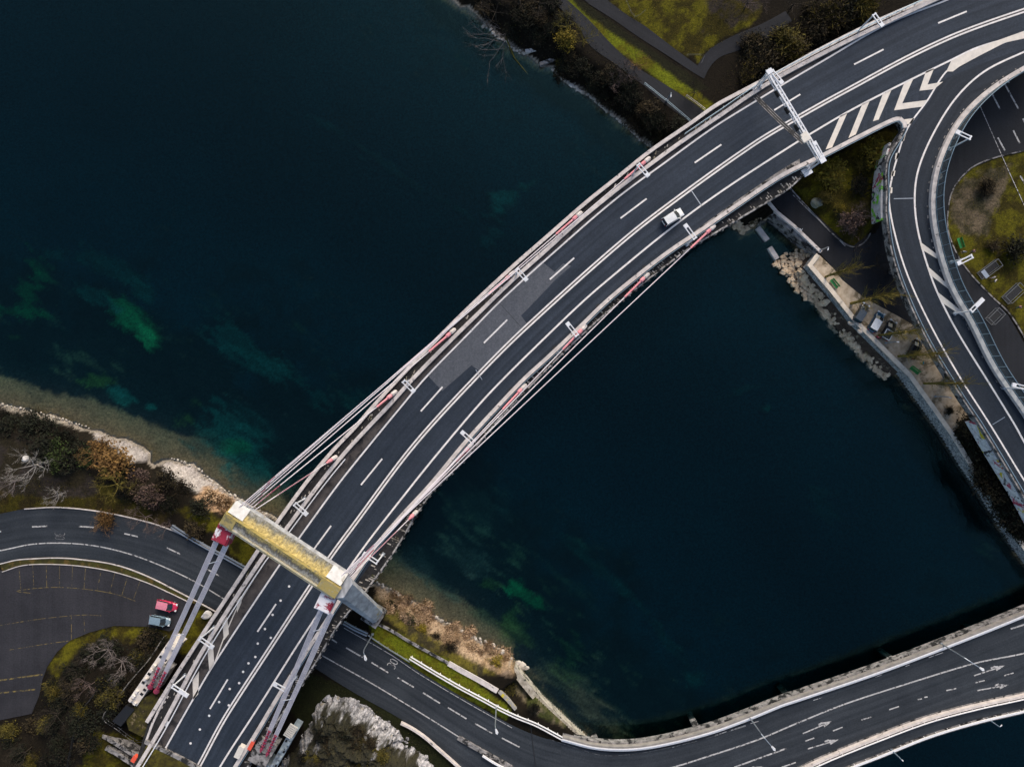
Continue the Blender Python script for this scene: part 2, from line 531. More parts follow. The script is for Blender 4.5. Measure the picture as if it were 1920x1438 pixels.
# water weed: mounds on the bed with their own colours, edges broken by noise
fx1 = fbm(X, Y, .16, 6, 1, .62); fx2 = fbm(X, Y, .75, 5, 2, .65)
_u, _v = X * .82 - Y * .57, X * .57 + Y * .82          # along / across the current
fw1 = fbm(_u * .5, _v * 1.25, .2, 6, 3, .66); fw2 = fbm(_u * .35, _v * 1.3, .9, 5, 1, .65)
G_, T_, Y_, B_, K_ = (.022, .36, .11), (.04, .25, .18), (.17, .24, .05), (.26, .22, .16), (.012, .018, .018)
WEED = [  # px, py, rx, ry, angle, mound depth, colour, strength
 (52, 545, 26, 50, 10, 3.0, G_, .8), (30, 585, 40, 8, 8, 2.8, G_, .8), (25, 635, 22, 10, 0, 2.6, Y_, .5),
 (228, 592, 26, 38, -42, 2.3, G_, 1.1), (250, 610, 14, 40, -45, 2.0, G_, 1.1), (272, 634, 15, 24, -32, 1.6, G_, 1.3), (182, 558, 40, 14, 34, 3.2, T_, .9),
 (200, 495, 72, 18, 18, 4.0, T_, .75), (105, 480, 26, 8, 15, 4.0, T_, .6), (267, 548, 22, 16, 30, 3.4, T_, .9), (180, 714, 26, 11, 0, 1.8, Y_, 1.0),
 (233, 745, 28, 12, 25, 2.2, T_, 1.1), (284, 763, 12, 9, 0, 2.1, T_, 1.0), (360, 755, 22, 18, 0, 2.2, Y_, .7), (352, 785, 22, 26, 0, 1.9, Y_, .8), (400, 750, 25, 12, 20, 2.6, T_, .7),
 (440, 640, 55, 26, 28, 3.2, T_, .85), (515, 692, 60, 30, 28, 2.9, T_, .9), (480, 660, 70, 14, 32, 3.4, T_, .7), (590, 755, 40, 18, 20, 3.6, T_, .6), (420, 805, 75, 40, 25, 2.4, T_, .8), (480, 870, 60, 40, 40, 2.2, (.07, .15, .11), .6), (470, 800, 60, 26, 30, 2.8, (.05, .14, .11), .6), (455, 850, 50, 44, 30, 2.4, T_, .8), (440, 840, 22, 14, 20, 1.9, G_, .6),
 (380, 830, 40, 30, 30, 2.2, (.06, .12, .08), .6), (470, 905, 40, 20, 40, 1.9, (.1, .12, .08), .5),
 (935, 380, 30, 16, -25, 3.2, T_, 1.1), (985, 350, 40, 10, -28, 3.8, T_, .9), (915, 450, 16, 26, 30, 3.8, T_, .6), (760, 330, 190, 12, 33, 4.2, T_, .55),
 (968, 1104, 17, 13, -30, 1.7, G_, 1.2), (985, 1118, 34, 9, 38, 2.0, G_, .9), (1010, 1131, 6, 9, 0, 1.9, G_, .9), (915, 1096, 18, 9, 0, 1.9, Y_, .7), (900, 950, 55, 34, 15, 2.6, B_, .32), (945, 965, 45, 22, 25, 3.0, B_, .25),
 (870, 1045, 46, 26, 30, 2.0, B_, .42), (800, 1060, 40, 22, 40, 1.8, (.12, .14, .11), .6), (840, 1110, 55, 16, 32, 1.4, (.1, .16, .1), .7), (900, 1150, 50, 14, 32, 1.2, (.16, .18, .08), .7), (960, 1185, 40, 22, 40, 1.6, Y_, .5), (955, 1160, 14, 24, 10, 1.6, Y_, .5),
 (1080, 1290, 42, 62, -25, .95, (.16, .14, .075), .85), (1110, 1322, 62, 26, 25, .7, (.2, .15, .08), .9), (1070, 1230, 26, 40, 0, 2.2, Y_, .4), (1230, 1180, 90, 12, 52, 4.0, T_, .5), (1140, 1080, 120, 11, 40, 4.2, T_, .45), (1305, 1280, 16, 20, 0, 3.4, T_, .6),
 (1440, 768, 14, 8, -30, 3.0, T_, 1.0), (1400, 730, 50, 8, -20, 4.2, T_, .6), (1430, 480, 40, 18, 20, 2.0, (.14, .15, .12), .5), (1530, 600, 60, 14, 45, 2.6, (.07, .09, .05), .4), (690, 760, 40, 20, 20, 4.0, T_, .4), (1540, 930, 40, 26, 20, 4.6, T_, .4)]
bed = np.zeros((len(X), 3))
sh = np.clip(1 - depth / 1.1, 0, 1)[:, None] * (1 - .85 * np.where(nearwall, 1, 0))[:, None]  # bed colour darkened along walls to bring out their dark reflection
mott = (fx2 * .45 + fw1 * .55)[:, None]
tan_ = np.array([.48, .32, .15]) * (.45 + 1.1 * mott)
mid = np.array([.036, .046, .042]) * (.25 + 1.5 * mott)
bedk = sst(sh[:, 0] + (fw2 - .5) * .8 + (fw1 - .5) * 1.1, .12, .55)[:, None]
deepc = np.array([.016, .13, .155]) * (.85 + .3 * fl[:, None])  # teal of light scattered in deep water, put into the bed colour
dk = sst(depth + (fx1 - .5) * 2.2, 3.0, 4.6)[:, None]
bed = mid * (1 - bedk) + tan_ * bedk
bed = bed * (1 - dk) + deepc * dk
for px, py, rx, ry, an, dm, c, st in WEED:
    q = P(px, py, WATER - dm); k = TAN * (CAMZ - WATER + dm) / 960
    ca, sa = math.cos(R(-an)), math.sin(R(-an))
    u = ((X - q.x) * ca + (Y - q.y) * sa) / (rx * k); v = (-(X - q.x) * sa + (Y - q.y) * ca) / (ry * k)
    r = np.sqrt(u*u + v*v)
    wgt = sst(1.2 - r + (fw1 - .5) * 3.4 + (fw2 - .5) * 1.6, .0, .85) * min(st, 1) * (r < 2.2)
    wgt = wgt * (dr > .3)
    cc = np.array(c) * (.15 + 1.7 * fw2[:, None]) * max(st, 1)
    bed = bed * (1 - wgt[:, None]) + cc * wgt[:, None]
    depth = depth * (1 - wgt) + np.minimum(depth, dm) * wgt
H = np.where(drw > 0, WATER - depth, land)
fxh = fbm(X, Y, .12, 5, 0)
hd = sdist(X, Y, HILL)
H = np.where(dr < 0, H + 5.6 * sst(hd, 0, 13) * (.8 + .5 * fxh), H)
td = sdist(X, Y, TRI)
H = np.where(dr < 0, H + 1.6 * sst(td, 0, 3.5) + 1.2 * sst(-dist(X, Y, [P(1675, 262, 4), P(1664, 300, 4), P(1650, 405, 4)]), -3.2, -.6) * (td > -1.5), H)

# land cover
soil = np.array([.0085, .0063, .0036])
Cc = np.tile(soil, (len(X), 1)) * (.5 + 1.0 * fx1[:, None])
edge = (fx2 - .5) * 2.2 + (fx1 - .5) * 2.4
def cover(s, c, var=.7, soft=.5, amp=1.0, z=0.0, c2=None):
    global Cc
    poly = [P(x, y, z) for x, y in (pts(s) if isinstance(s, str) else s)]
    w = sst(sdist(X, Y, poly) + edge * amp, -soft, soft)[:, None]
    m = sst(fbm(X, Y, .45, 5, 2, .65), .38, .62)[:, None]
    col = np.array(c) if c2 is None else np.array(c) * (1 - m) + np.array(c2) * m
    Cc = Cc * (1 - w) + col * (1 - var/2 + var * fx2[:, None]) * w
GR, GR2, GRB = (.078, .07, .004), (.03, .024, .003), (.11, .125, .006)
MAUVE = (.028, .022, .018)
cover("-90,840 40,850 150,900 260,925 330,962 300,985 200,962 46,956 -90,985", (.042, .034, .004), 1.0, c2=(.024, .017, .005))
cover("-90,800 60,830 160,880 190,930 100,940 -90,900", MAUVE, .9, c2=(.02, .016, .008))
cover("325,955 400,1005 445,1045 480,1078 510,1030 430,985 370,950", GR, c2=GR2)
cover("690,1168 720,1172 790,1205 850,1245 905,1290 960,1330 950,1350 900,1322 850,1298 780,1256 700,1203", GR, .6, .3, .4, c2=GRB)
cover("740,1182 850,1240 900,1280 880,1290 800,1240", GRB, .6, .4, .5, c2=GR)
cover("1120,-80 1430,-80 1425,30 1385,62 1330,92 1310,116 1270,100 1205,52 1150,8", GR, .8, c2=GR2)
cover("1290,-80 1430,-80 1425,20 1360,60 1310,70 1330,20", MAUVE, 1.0, c2=GR2)
cover("1040,-30 1080,0 1180,72 1265,135 1337,197 1322,212 1275,180 1195,122 1100,50", GR, .6, .3, .3, c2=GRB)
cover("1040,-30 1105,10 1200,80 1310,150 1330,168 1300,170 1190,90 1100,30", (.012, .012, .005), .8, .3, .3)
cover([(p[0]/TAN/CAMZ*960+960, 719-p[1]/TAN/CAMZ*960) for p in TRI], GR, .8, .3, .4, c2=GR2)
cover("1560,395 1620,380 1615,440 1585,440", MAUVE, .8, c2=GR2)
cover("1930,280 1866,297 1823,315 1793,346 1780,376 1777,430 1793,475 1817,510 1845,540 1900,590 1930,650 2100,900 2100,250", GR, .7, .3, .3, c2=GR2)
cover("1785,360 1850,320 1900,310 1890,360 1860,400 1850,440 1800,440 1785,400", (.11, .085, .055), .8, .5, 1.5, c2=(.04, .035, .018))
cover("372,1142 405,1150 395,1195 345,1225 328,1188 355,1160", GR2, .8, c2=GR)
cover("322,1184 275,1175 214,1173 168,1186 131,1202 107,1223 89,1251 110,1270 150,1215 220,1195 300,1200", GR2, .9, .8, 1.2, c2=GR)
cover("275,1388 384,1436 400,1560 230,1560", GR, .7, .3, .5, 6, c2=GR2)
cover("180,1360 250,1400 290,1460 150,1480", GR2, .8, .6, 1.5, 5, c2=GR)
cover("700,1088 785,1120 860,1162 930,1212 975,1242 960,1262 905,1245 830,1205 745,1155 700,1122", (.33, .235, .15), .8, .4, .8, -2, c2=(.2, .135, .075))
cover("700,1120 750,1155 800,1190 870,1232 930,1262 900,1262 820,1222 745,1175 700,1140", (.09, .075, .012), .8, .4, .8, -1, c2=(.03, .025, .012))
cover("300,868 330,860 380,883 430,925 470,948 505,970 480,972 435,948 395,925 340,900", (.34, .3, .27), .5, .3, .5, -3.4)
cover("165,800 229,823 270,840 280,862 255,862 225,842 185,822", (.3, .265, .24), .5, .3, .5, -3.4)
cover("380,915 430,935 450,955 420,962 380,940", (.3, .19, .11), .8, .4, .8, -2)
cover("840,-10 890,24 932,58 985,98 975,106 940,90 900,52 850,14", (.4, .34, .28), .6, .3, .4, -3)
cover("0,752 40,760 107,778 170,800 160,806 100,790 40,775 0,766", (.25, .22, .18), .7, .3, .4, -3.5)
cover("560,1250 700,1310 830,1400 850,1440 620,1440 545,1330", (.012, .014, .004), .8, .4, .6)
cover("978,1262 1030,1300 1090,1365 1060,1362 1000,1330 955,1290", (.04, .045, .012), .9, .4, .6, -1, c2=(.2, .16, .1))
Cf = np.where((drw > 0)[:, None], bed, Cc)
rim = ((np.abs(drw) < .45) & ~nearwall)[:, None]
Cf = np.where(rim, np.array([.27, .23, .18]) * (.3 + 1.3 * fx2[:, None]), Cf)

ni, nj = shp
idx = np.arange(ni * nj).reshape(ni, nj)
quads = np.stack([idx[:-1, :-1], idx[1:, :-1], idx[1:, 1:], idx[:-1, 1:]], -1).reshape(-1, 4)
me = bpy.data.meshes.new("ground")
me.vertices.add(len(X)); me.vertices.foreach_set("co", np.stack([X, Y, H], -1).ravel())
me.loops.add(quads.size); me.loops.foreach_set("vertex_index", quads.ravel())
me.polygons.add(len(quads)); me.polygons.foreach_set("loop_start", np.arange(0, quads.size, 4)); me.polygons.foreach_set("loop_total", np.full(len(quads), 4))
me.polygons.foreach_set("use_smooth", np.ones(len(quads), bool))
ca = me.color_attributes.new("cover", 'FLOAT_COLOR', 'POINT')
ca.data.foreach_set("color", np.concatenate([np.clip(Cf, 0, 1), np.ones((len(X), 1))], 1).ravel())
me.update(); me.validate()
def ground_height(x, y):
    i = int(np.clip(np.searchsorted(gx, x), 0, len(gx) - 1)); j = int(np.clip(np.searchsorted(gy, y), 0, len(gy) - 1))
    return float(H[i * nj + j])
def G(px, py):
    """ground point under plan position, on the real terrain height"""
    z = 0.0
    for _ in range(4):
        p = P(px, py, z); z = ground_height(p.x, p.y)
    return P(px, py, z)
m, N, L, B = mk("ground_cover_soil")
at = N.new("ShaderNodeAttribute"); at.attribute_name = "cover"
p_ = pos(N)
g1 = rng(N, L, nz(N, L, p_, 2.2, 8, .7), .3, .7, .45, 1.6)
g2 = rng(N, L, nz(N, L, p_, 9.0, 5, .7), .3, .7, .6, 1.45)
L.new(mixc(N, L, 1.0, mixc(N, L, 1.0, at.outputs["Color"], N_rgb(N, L, g1), 'MULTIPLY'), N_rgb(N, L, g2), 'MULTIPLY'), B.inputs["Base Color"])
B.inputs["Roughness"].default_value = .95; B.inputs["Specular IOR Level"].default_value = .15
bp = N.new("ShaderNodeBump"); bp.inputs["Strength"].default_value = .6; bp.inputs["Distance"].default_value = .25
L.new(nz(N, L, p_, 3.0, 6, .7), bp.inputs["Height"]); L.new(bp.outputs[0], B.inputs["Normal"])
me.materials.append(m)
o = link("ground", me); o['kind'] = 'structure'

# ---------------------------------------------------------------- water: a clear, absorbing body with a rippled surface
m, N, L, B = mk("river_water")
N.remove(B)
out = N["Material Output"]
tr = N.new("ShaderNodeBsdfTransparent")
gl = N.new("ShaderNodeBsdfGlossy"); gl.inputs["Roughness"].default_value = .05; gl.inputs["Color"].default_value = (.36, .82, .82, 1)
fr = N.new("ShaderNodeFresnel"); fr.inputs[0].default_value = 1.43
p_ = pos(N)
bp = N.new("ShaderNodeBump"); bp.inputs["Strength"].default_value = .28; bp.inputs["Distance"].default_value = .3
hh = math_(N, L, 'ADD', nz(N, L, mapped(N, L, p_, (1, .6, 1), .6), .55, 5, .6, .6), math_(N, L, 'MULTIPLY', nz(N, L, p_, 2.3, 4, .6), .25))
L.new(hh, bp.inputs["Height"])
L.new(bp.outputs[0], gl.inputs["Normal"]); L.new(bp.outputs[0], fr.inputs["Normal"])
mx = N.new("ShaderNodeMixShader")
L.new(fr.outputs[0], mx.inputs[0]); L.new(tr.outputs[0], mx.inputs[1]); L.new(gl.outputs[0], mx.inputs[2])
L.new(mx.outputs[0], out.inputs["Surface"])
va = N.new("ShaderNodeVolumeAbsorption")
va.inputs["Color"].default_value = (.08, .62, .66, 1)
va.inputs["Density"].default_value = .55
L.new(va.outputs[0], out.inputs["Volume"])
b = MB(); b.box((0, 0, WATER - 4.5), (3100, 3100, 9.0))
wo = struct("water", b, m)

# ---------------------------------------------------------------- streets, lot and paths on the ground
def line(mb, s, z, w, sm=True, step=8.0):
    p = s if isinstance(s, list) else pts(s)
    mb.ribbon(wpath(p, z, step, sm), -w/2, w/2, z, z, sheet=True)
def dashes(mb, segs, z, w):
    for a in segs:
        x1, y1, x2, y2 = a
        line(mb, [(x1, y1), (x2, y2)], z, w, False, 50)
UPE = pts("-120,978 0,963 46,954 107,951 184,958.5 275,978 330,997 394.6,1030 453,1064 540,1113 645,1172 731,1221 786,1258 878,1313 960,1359 1010,1380 1053,1392")
LOE = pts("-120,1078 0,1056 61,1045 138,1045 214,1056 275,1077 336.5,1108 391,1135.5 480,1185 590,1252 663.5,1298 755,1350 816.5,1396 862,1440 905,1480 960,1530 1053,1600")
b = MB(); b.loft(wpath(UPE, .05), wpath(LOE, .05), .05, 12); struct("road", b, ASPHL)
b = MB()
line(b, "-120,1050 0,1032 61,1020 122,1018 183.5,1024 245,1039 306,1062 367,1091 419,1122 480,1157 605,1229 694,1279 786,1334.5 859,1380 908,1411 955,1441 1000,1470", .062, .22)
line(b, "645,1177 731,1226 786,1263 878,1318 960,1364", .062, .12)
dashes(b, [(-28, 999, 2, 996), (60, 987.5, 89, 986), (148, 986.6, 176, 988.5), (233, 1000, 259, 1006), (312.6, 1026.7, 338, 1038.6), (388.5, 1067, 411, 1079), (622, 1198, 632, 1204.5), (649, 1214, 680, 1232), (696.6, 1241.5, 728, 1260.5), (745.5, 1270, 776, 1288), (793, 1298, 825, 1318), (840, 1326, 874.6, 1347), (891, 1356, 923, 1374), (941, 1383, 974, 1400)], .062, .27)
def glyphs(mb, c, ux, uy, txt, z, w):
    """road numerals as strokes; ux: reading direction, uy: up, both as plan vectors"""
    shapes = {'3': [(0, 1), (.35, 1.02), (.62, .9), (.62, .65), (.35, .53), (.62, .42), (.62, .12), (.35, -.02), (0, 0)], '0': [(.33, 0), (.62, .12), (.66, .5), (.62, .88), (.33, 1), (.04, .88), (0, .5), (.04, .12), (.33, 0)]}
    for i, ch in enumerate(txt):
        q = [(c[0] + ux[0]*(x + i*.95) + uy[0]*y, c[1] + ux[1]*(x + i*.95) + uy[1]*y) for x, y in shapes[ch]]
        line(mb, q, z, w, True, 2)
put30 = MB()
struct("road_markings", b, PAINTO)
b = MB(); glyphs(b, (739, 1254), (4.8, -8), (-13, -7.5), "30", .062, .16); struct("road_markings", b, PAINTO)
b = MB(); glyphs(b, (103, 998), (0, 7.5), (18, 1), "30", .062, .14); struct("road_markings", b, PAINTF)
b = MB(); b.sheet([P(x, y, .045) for x, y in zc(0, 998, "-300,260 -40,225 20,235 140,195 300,188 500,198 700,230 900,295 1080,380 1150,410 1110,560 1040,606 900,577 700,572 550,612 430,662 350,732 290,822 260,902 240,1000 195,1110 0,1150 -300,1200")])
for i in range(len(b.v)): b.uv[i] = (b.v[i][0], b.v[i][1])
struct("parking_lot", b, ASPHP)
b = MB()
for s in ("60,1112 31,1108 92,1101 153,1103.5 214,1113 254,1126.5", "18,1218 92,1206 131,1201"): line(b, s, .058, .12)
for x1, y1, x2, y2 in [(115, 205, 128, 345), (200, 198, 208, 342), (283, 195, 287, 338), (365, 195, 365, 338), (445, 198, 440, 342), (525, 205, 515, 345), (622, 225, 595, 355), (705, 245, 672, 372), (785, 262, 745, 390), (862, 290, 815, 415)]:
    line(b, zc(0, 998, f"{x1},{y1} {x2},{y2}"), .058, .1, False, 50)
for s in ("0,1172 76,1160 156,1152.5 190,1154", "157,1152.5 159,1184", "134,1156 134,1200"): line(b, s, .058, .11)
line(b, "-60,1284 0,1275 79.5,1264", .058, .3); line(b, "-60,1308 0,1299 66,1292", .058, .3)
struct("parking_markings", b, PAINTY)
b = MB()
b.loft(wpath(zc(800, 0, "780,20 920,150 1000,280 1150,390 1310,510 1450,630 1610,750 1690,820"), .03), wpath(zc(800, 0, "850,-10 1000,130 1150,290 1300,420 1430,500 1560,582 1700,680 1780,750"), .03), .03, 6)
struct("path", b, ASPHG)
b = MB()
b.loft(wpath(zc(800, 0, "780,-150 1000,30 1150,125 1300,230 1480,345 1640,450 1700,485"), .03, 8, False), wpath(zc(800, 0, "900,-170 1130,20 1230,95 1340,162 1500,285 1655,400 1720,440"), .03, 8, False), .03, 4)
b.loft(wpath(zc(800, 0, "1660,405 1700,340 1760,285 1900,212 2050,150 2200,70"), .034), wpath(zc(800, 0, "1720,440 1745,400 1800,350 1900,315 2080,240 2240,130"), .034), .034, 4)
struct("path", b, ASPHG)
b = MB()
pth = "1440,372 1536,473 1563,504 1579,525 1621,559 1695,599 1719,614 1768,696 1800,745 1900,900 1990,900 1930,660 1891,592 1860,558 1817,512 1793,475 1777,430 1780,376 1793,346 1823,315 1866,297 1930,280 2100,300 2100,-40 1900,30 1800,180 1700,330 1665,400 1637,412 1624.5,443 1600,461 1585,455 1484,358"
b.sheet([P(x, y, .04) for x, y in pts(pth)])
for i in range(len(b.v)): b.uv[i] = (b.v[i][0], b.v[i][1])
struct("pavement", b, ASPHG)
b = MB()
for s in ("1883,156 1896,180 1910,205", "1918,223 1935,255"): line(b, s, .05, .3)
dashes(b, [(1860, 176, 1875, 205), (1871, 258.5, 1884.5, 283), (1900, 245, 1912, 269), (1913, 330, 1926, 352), (1884, 140, 1892, 156)], .05, .3)
line(b, "1838,200 1860,250 1878,291 1900,340 1925,395", .056, .13)
line(b, "1487,366 1540,418 1585,462", .05, .1)
struct("pavement_markings", b, PAINTO)
GRAVEL = M("pale_gravel", (.56, .46, .34), (.36, .28, .19), .9, .95, (.16, .125, .075), .3, .53, .2)
b = MB(); b.sheet([P(x, y, .07) for x, y in pts("1513,499 1536,478 1563,504 1579,525 1621,559 1695,599 1719,614 1768,696 1799,745 1817,785 1799,796 1783,818 1768,789 1738,742 1700,705 1646,652 1600,604 1555,552")])
struct("gravel_promenade", b, GRAVEL)

# ---------------------------------------------------------------- the cable-stayed road bridge
D = DECK
CC = pts("318,1533 376,1429 410,1365 432,1328") + pts("505,1216 579,1103 624,1037 661,987 775,835.5 898,701 988,612 1172,448 1293,355 1415,269 1475,232.5 1540,195.5 1585,171 1707,105.5 1799,63 1920,20 2010,-8")
LL = pts("262,1490 321,1383 364,1307 404,1240 520,1065 551,1022 634,908 694,833 754,760 798,708 870,634 943,560 1048,465 1155,373 1251,302 1340,238 1422.6,186.6 1471,157 1534,120 1661,47 1777,0 1880,-42")
RL = pts("345,1560 412,1438 480,1332 572,1187 674,1037 773,909 834,834 897,760 945,709 1020,635 1099,560 1160,508 1228,452 1295,400 1363,352 1440,301.5 1517,253 1591,209.5 1673,167 1783.6,113 1835.6,88.7 1920,65.8 2010,46")
OL = pts("275,1350 340,1246 479,1035 508,992 571,905 620,846 667,796 699,759 758,695 822,630 888,565 960,498 1023,443 1095,380 1150,336 1219,281 1289,233 1340,197 1371,180 1409,160 1465,131 1530,95 1634,43 1735,-1 1850,-50")
IL = pts("245,1460 306,1359 382,1218 492,1047 530,1001 599,908 648,848 694,798 730,760 777,708 848,636 891,594 960,527 1023,471 1080,419 1127,380 1170,346 1251,286 1285,262 1326,234 1350,218 1408,178 1460,146 1510,119 1590,78 1655,47 1747,4 1860,-46")
IR = pts("395,1510 477,1380 530,1292 624,1145 694,1037 748,972 806,909 875,826 935,760 984,709 1028,669 1082,618 1137,565 1195,517 1254,472 1317,430 1360,400 1462,332 1539,293")
OR = pts("420,1510 497,1390 591,1246 634,1175 683,1114 738,1038 806,930 864,872 940,784 1043,677 1135,591 1288,471 1346,436 1440,380 1484,352 1541,294")
GORE = pts("1541,293 1603,261 1670,228 1684,226 1691,233 1693,243")
bridge = thing("cable_stayed_bridge", "dark road bridge with slanted yellow pylon and pale stays curving across the river", "bridge", P(600, 1060, D))
wOL, wIL, wIR, wOR, wCC, wLL, wRL = (wpath(q, D) for q in (OL, IL, IR, OR, CC, LL, RL))
wG = wpath(GORE, D, 4)
# slab
tail = [P(x, y, D) for x, y in pts("1720,215 1755,170 1800,128 1850,102 1920,72 2020,45 2020,-90 1880,-60")]
b = MB(); b.prism([(p.x, p.y) for p in wOL] + [(p.x, p.y) for p in reversed(wOR + wG[1:] + tail[:-1])], D - 1.6, D - .03)
slab = put("deck", b, CONCD, bridge)
# outer ribs / ledges that break up the right fascia
rib = offset(wOR, -.05); t = 4.0
while t < length(rib) - 20:
    p, d = along(rib, t); nrm = Vector((d.y, -d.x, 0))
    b = MB(); b.box(p + nrm * .12 + Vector((0, 0, -.7)), (.24, .34, 1.3), axis=d); put("fascia_rib", b, CONCD, bridge); t += 1.55
# surface
b = MB()
right_edge = wIR[:-1] + wpath([(1539, 292), (1591, 213), (1673, 170), (1784, 116), (1836, 91), (1920, 68), (2010, 48)], D, 8, False)
n = 150
def trim(w, y0, y1): return w
ccB = [P(x, y, D) for x, y in spline(CC)]
b.loft(offset(wCC, -.0), offset(wCC, 3.7), D, 8)
b.loft(offset(wCC, 3.7), offset(wCC, 7.0), D, 6)
b.loft(offset(wCC, -7.6), offset(wCC, 0), D, 14)
put("road_surface", b, ASPH, bridge)
b = MB()
gore_poly = [P(x, y, D - .006) for x, y in pts("1500,275 1590,212 1673,169 1784,114 1836,90 1920,67 2010,48 2010,66 1920,74 1884,84 1835,108 1799,126 1774,140 1740,195 1706,245 1693,243 1691,233 1684,226 1670,228 1603,261 1541,293 1500,320")]
b.sheet(gore_poly)
for i in range(len(b.v)): b.uv[i] = (b.v[i][0], b.v[i][1])
put("gore_surface", b, ASPH, bridge)
# keep the shoulder inside the barrier: narrow strip lofted between barrier and line
b = MB(); b.loft(wIL, offset(wLL, -.3), D + .005, 3); put("hard_shoulder", b, SHOUL, bridge)
b = MB()
b.loft(offset(wOL, .4), wIL, D - .012, 2)
b.loft(offset(wIR, .2), offset(wOR, -.05), D - .012, 3)
put("service_strip", b, CONCK, bridge)
# repaired asphalt
b = MB(); b.sheet([P(x, y, D + .006) for x, y in pts("803,705 829,733 884,685 898,695 940,655 988,607 977,592 1010,558 1041,525 1071,499 1056,494 1040,510 1014,489 930,572 860,648")])
for i in range(len(b.v)): b.uv[i] = (b.v[i][0], b.v[i][1])
put("asphalt_repair", b, PATCH, bridge)
# markings
zm = D + .012
b = MB()
b.ribbon(offset(wCC, 0), -.42, -.12, zm, zm, sheet=True); b.ribbon(wCC, .14, .46, zm, zm, sheet=True)
put("centre_line", b, PAINT, bridge)
b = MB(); b.ribbon(wLL, -.16, .16, zm, zm, sheet=True); put("edge_line", b, PAINT, bridge)
b = MB(); b.ribbon(wRL, -.17, .17, zm, zm, sheet=True); put("edge_line", b, PAINT, bridge)
b = MB(); b.ribbon(wCC, -.1, .12, zm, zm - .002, sheet=True); put("centre_strip", b, SHOUL, bridge)
for dsh in [(1759, 44, 1812.6, 22), (1601.5, 121.4, 1656.6, 93.3), (1451.7, 207, 1500.6, 177.4), (1302.6, 305.5, 1352.5, 271.5), (1163.5, 409.5, 1212.4, 372.8), (1031, 524, 1076.6, 483.8), (907.4, 643, 951, 599.7), (789, 771, 829.8, 725.4), (676.8, 909, 716.6, 860), (584.4, 1035, 620.8, 985.4), (482.7, 1184, 517.6, 1132), (393.7, 1328.4, 427, 1273)]:
    b = MB(); dashes(b, [dsh], zm, .3); put("lane_dash", b, PAINT, bridge)
for x, y in zc(0, 998, "1772,330 1720,417 1671,504 1624,591 1660,645 1580,680 1565,762 1523,801 1490,853 1466,922 1408,958 1343,1038 1402,1058 1282,1122 1225,1206 1168,1291"):
    b = MB(); c = P(x, y, zm); b.sheet([c + Vector((math.cos(a) * .23, math.sin(a) * .23, 0)) for a in np.arange(0, 6.28, .52)])
    put("marking_dot", b, PAINT, bridge)
for s in ("1450,420 1480,385 1480,430 1453,490", "1362,545 1392,515 1403,620 1372,660", "1270,695 1303,655 1313,800 1283,850", "1180,905 1220,850 1215,990 1183,1025"):
    b = MB(); b.sheet([P(x, y, zm) for x, y in zc(0, 998, s)]); put("hatch_bar", b, PAINTC, bridge)
b = MB(); line(b, zc(0, 998, "1632,168 1485,400 1395,590 1318,790"), zm + .004, .22)
put("hatch_edge_line", b, PAINTC, bridge)
for s in ("770,712 815,690 720,905 680,918", "905,640 950,620 865,825 820,848", "1030,580 1085,550 1005,735 970,745"):
    b = MB(); b.sheet([P(x, y, zm) for x, y in zc(1340, 0, s)]); put("gore_bar", b, PAINTC, bridge)
b = MB(); b.sheet([P(x, y, zm) for x, y in zc(1340, 0, "1160,515 1215,490 1150,635 1300,615 1275,655 1100,678")]); put("gore_chevron", b, PAINTC, bridge)
b = MB(); b.sheet([P(x, y, zm) for x, y in zc(1340, 0, "1295,440 1345,420 1305,520 1400,503 1345,548 1255,558")]); put("gore_chevron", b, PAINTC, bridge)
b = MB(); b.sheet([P(x, y, zm + .006) for x, y in zc(1340, 0, "1450,375 1540,328 1700,262 1896,192 2200,120 2200,170 1896,238 1780,263 1620,345 1500,410 1460,440 1420,440")])
put("gore_nose", b, PAINTC, bridge)
for s_, w_ in (("1296,357 1316,387", .16), ("892,693 904,712", .12), ("938,570 976,612", .08)):
    b = MB(); line(b, s_, zm, w_, False); put("joint_sealing", b, GALV if w_ > .09 else BLACK, bridge)
b = MB(); line(b, "1415,180 1462,227 1507,268", zm + .006, .8, False); put("expansion_joint", b, BLACK, bridge)
b2 = MB()
jl = [P(1415, 180, D), P(1462, 227, D), P(1507, 268, D)]
for d_ in (-.38, .02, .4): b2.ribbon(jl, d_ - .06, d_ + .06, D, zm + .014)
put("expansion_joint", b2, CONCD, bridge)
# parapets and barriers
b = MB(); b.ribbon(wOL, -.05, .62, D - .9, D + .55); put("parapet", b, CONC, bridge)
b = MB(); b.ribbon(wIL, -.36, .34, D - .02, D + .62); put("barrier", b, CONC, bridge)
rail = offset([p for p in wIL if p.y < P(650, 850, D).y], .85)
b = MB(); b.ribbon(rail, -.08, .1, D + .5, D + .75)
t = 1.0
while t < length(rail):
    p, d = along(rail, t); b.box(p + Vector((0, 0, .35)), (.12, .1, .7), axis=d); t += 3.0
put("crash_rail", b, RAILW, bridge)
wIR2 = wpath(IR[:-1] + GORE, D, 5)
b = MB(); b.ribbon(wIR2, -.36, .36, D - .05, D + .85); put("barrier", b, CONC, bridge)
b = MB(); b.ribbon(offset(wIR2, .56), -.05, .05, D + .7, D + .95)
t = 1.0
while t < length(wIR2):
    p, d = along(offset(wIR2, .56), t); b.box(p + Vector((0, 0, .45)), (.1, .08, .9), axis=d); t += 2.5
put("crash_rail", b, BLUE, bridge)
b = MB(); b.ribbon(offset(wOR, -.35), 0, .3, D - .5, D + .16); put("kerb", b, M("broken_edge_concrete", (.5, .47, .44), (.2, .19, .18), 1.2, .95, (.012, .012, .012), 1.1, .5, .2), bridge)
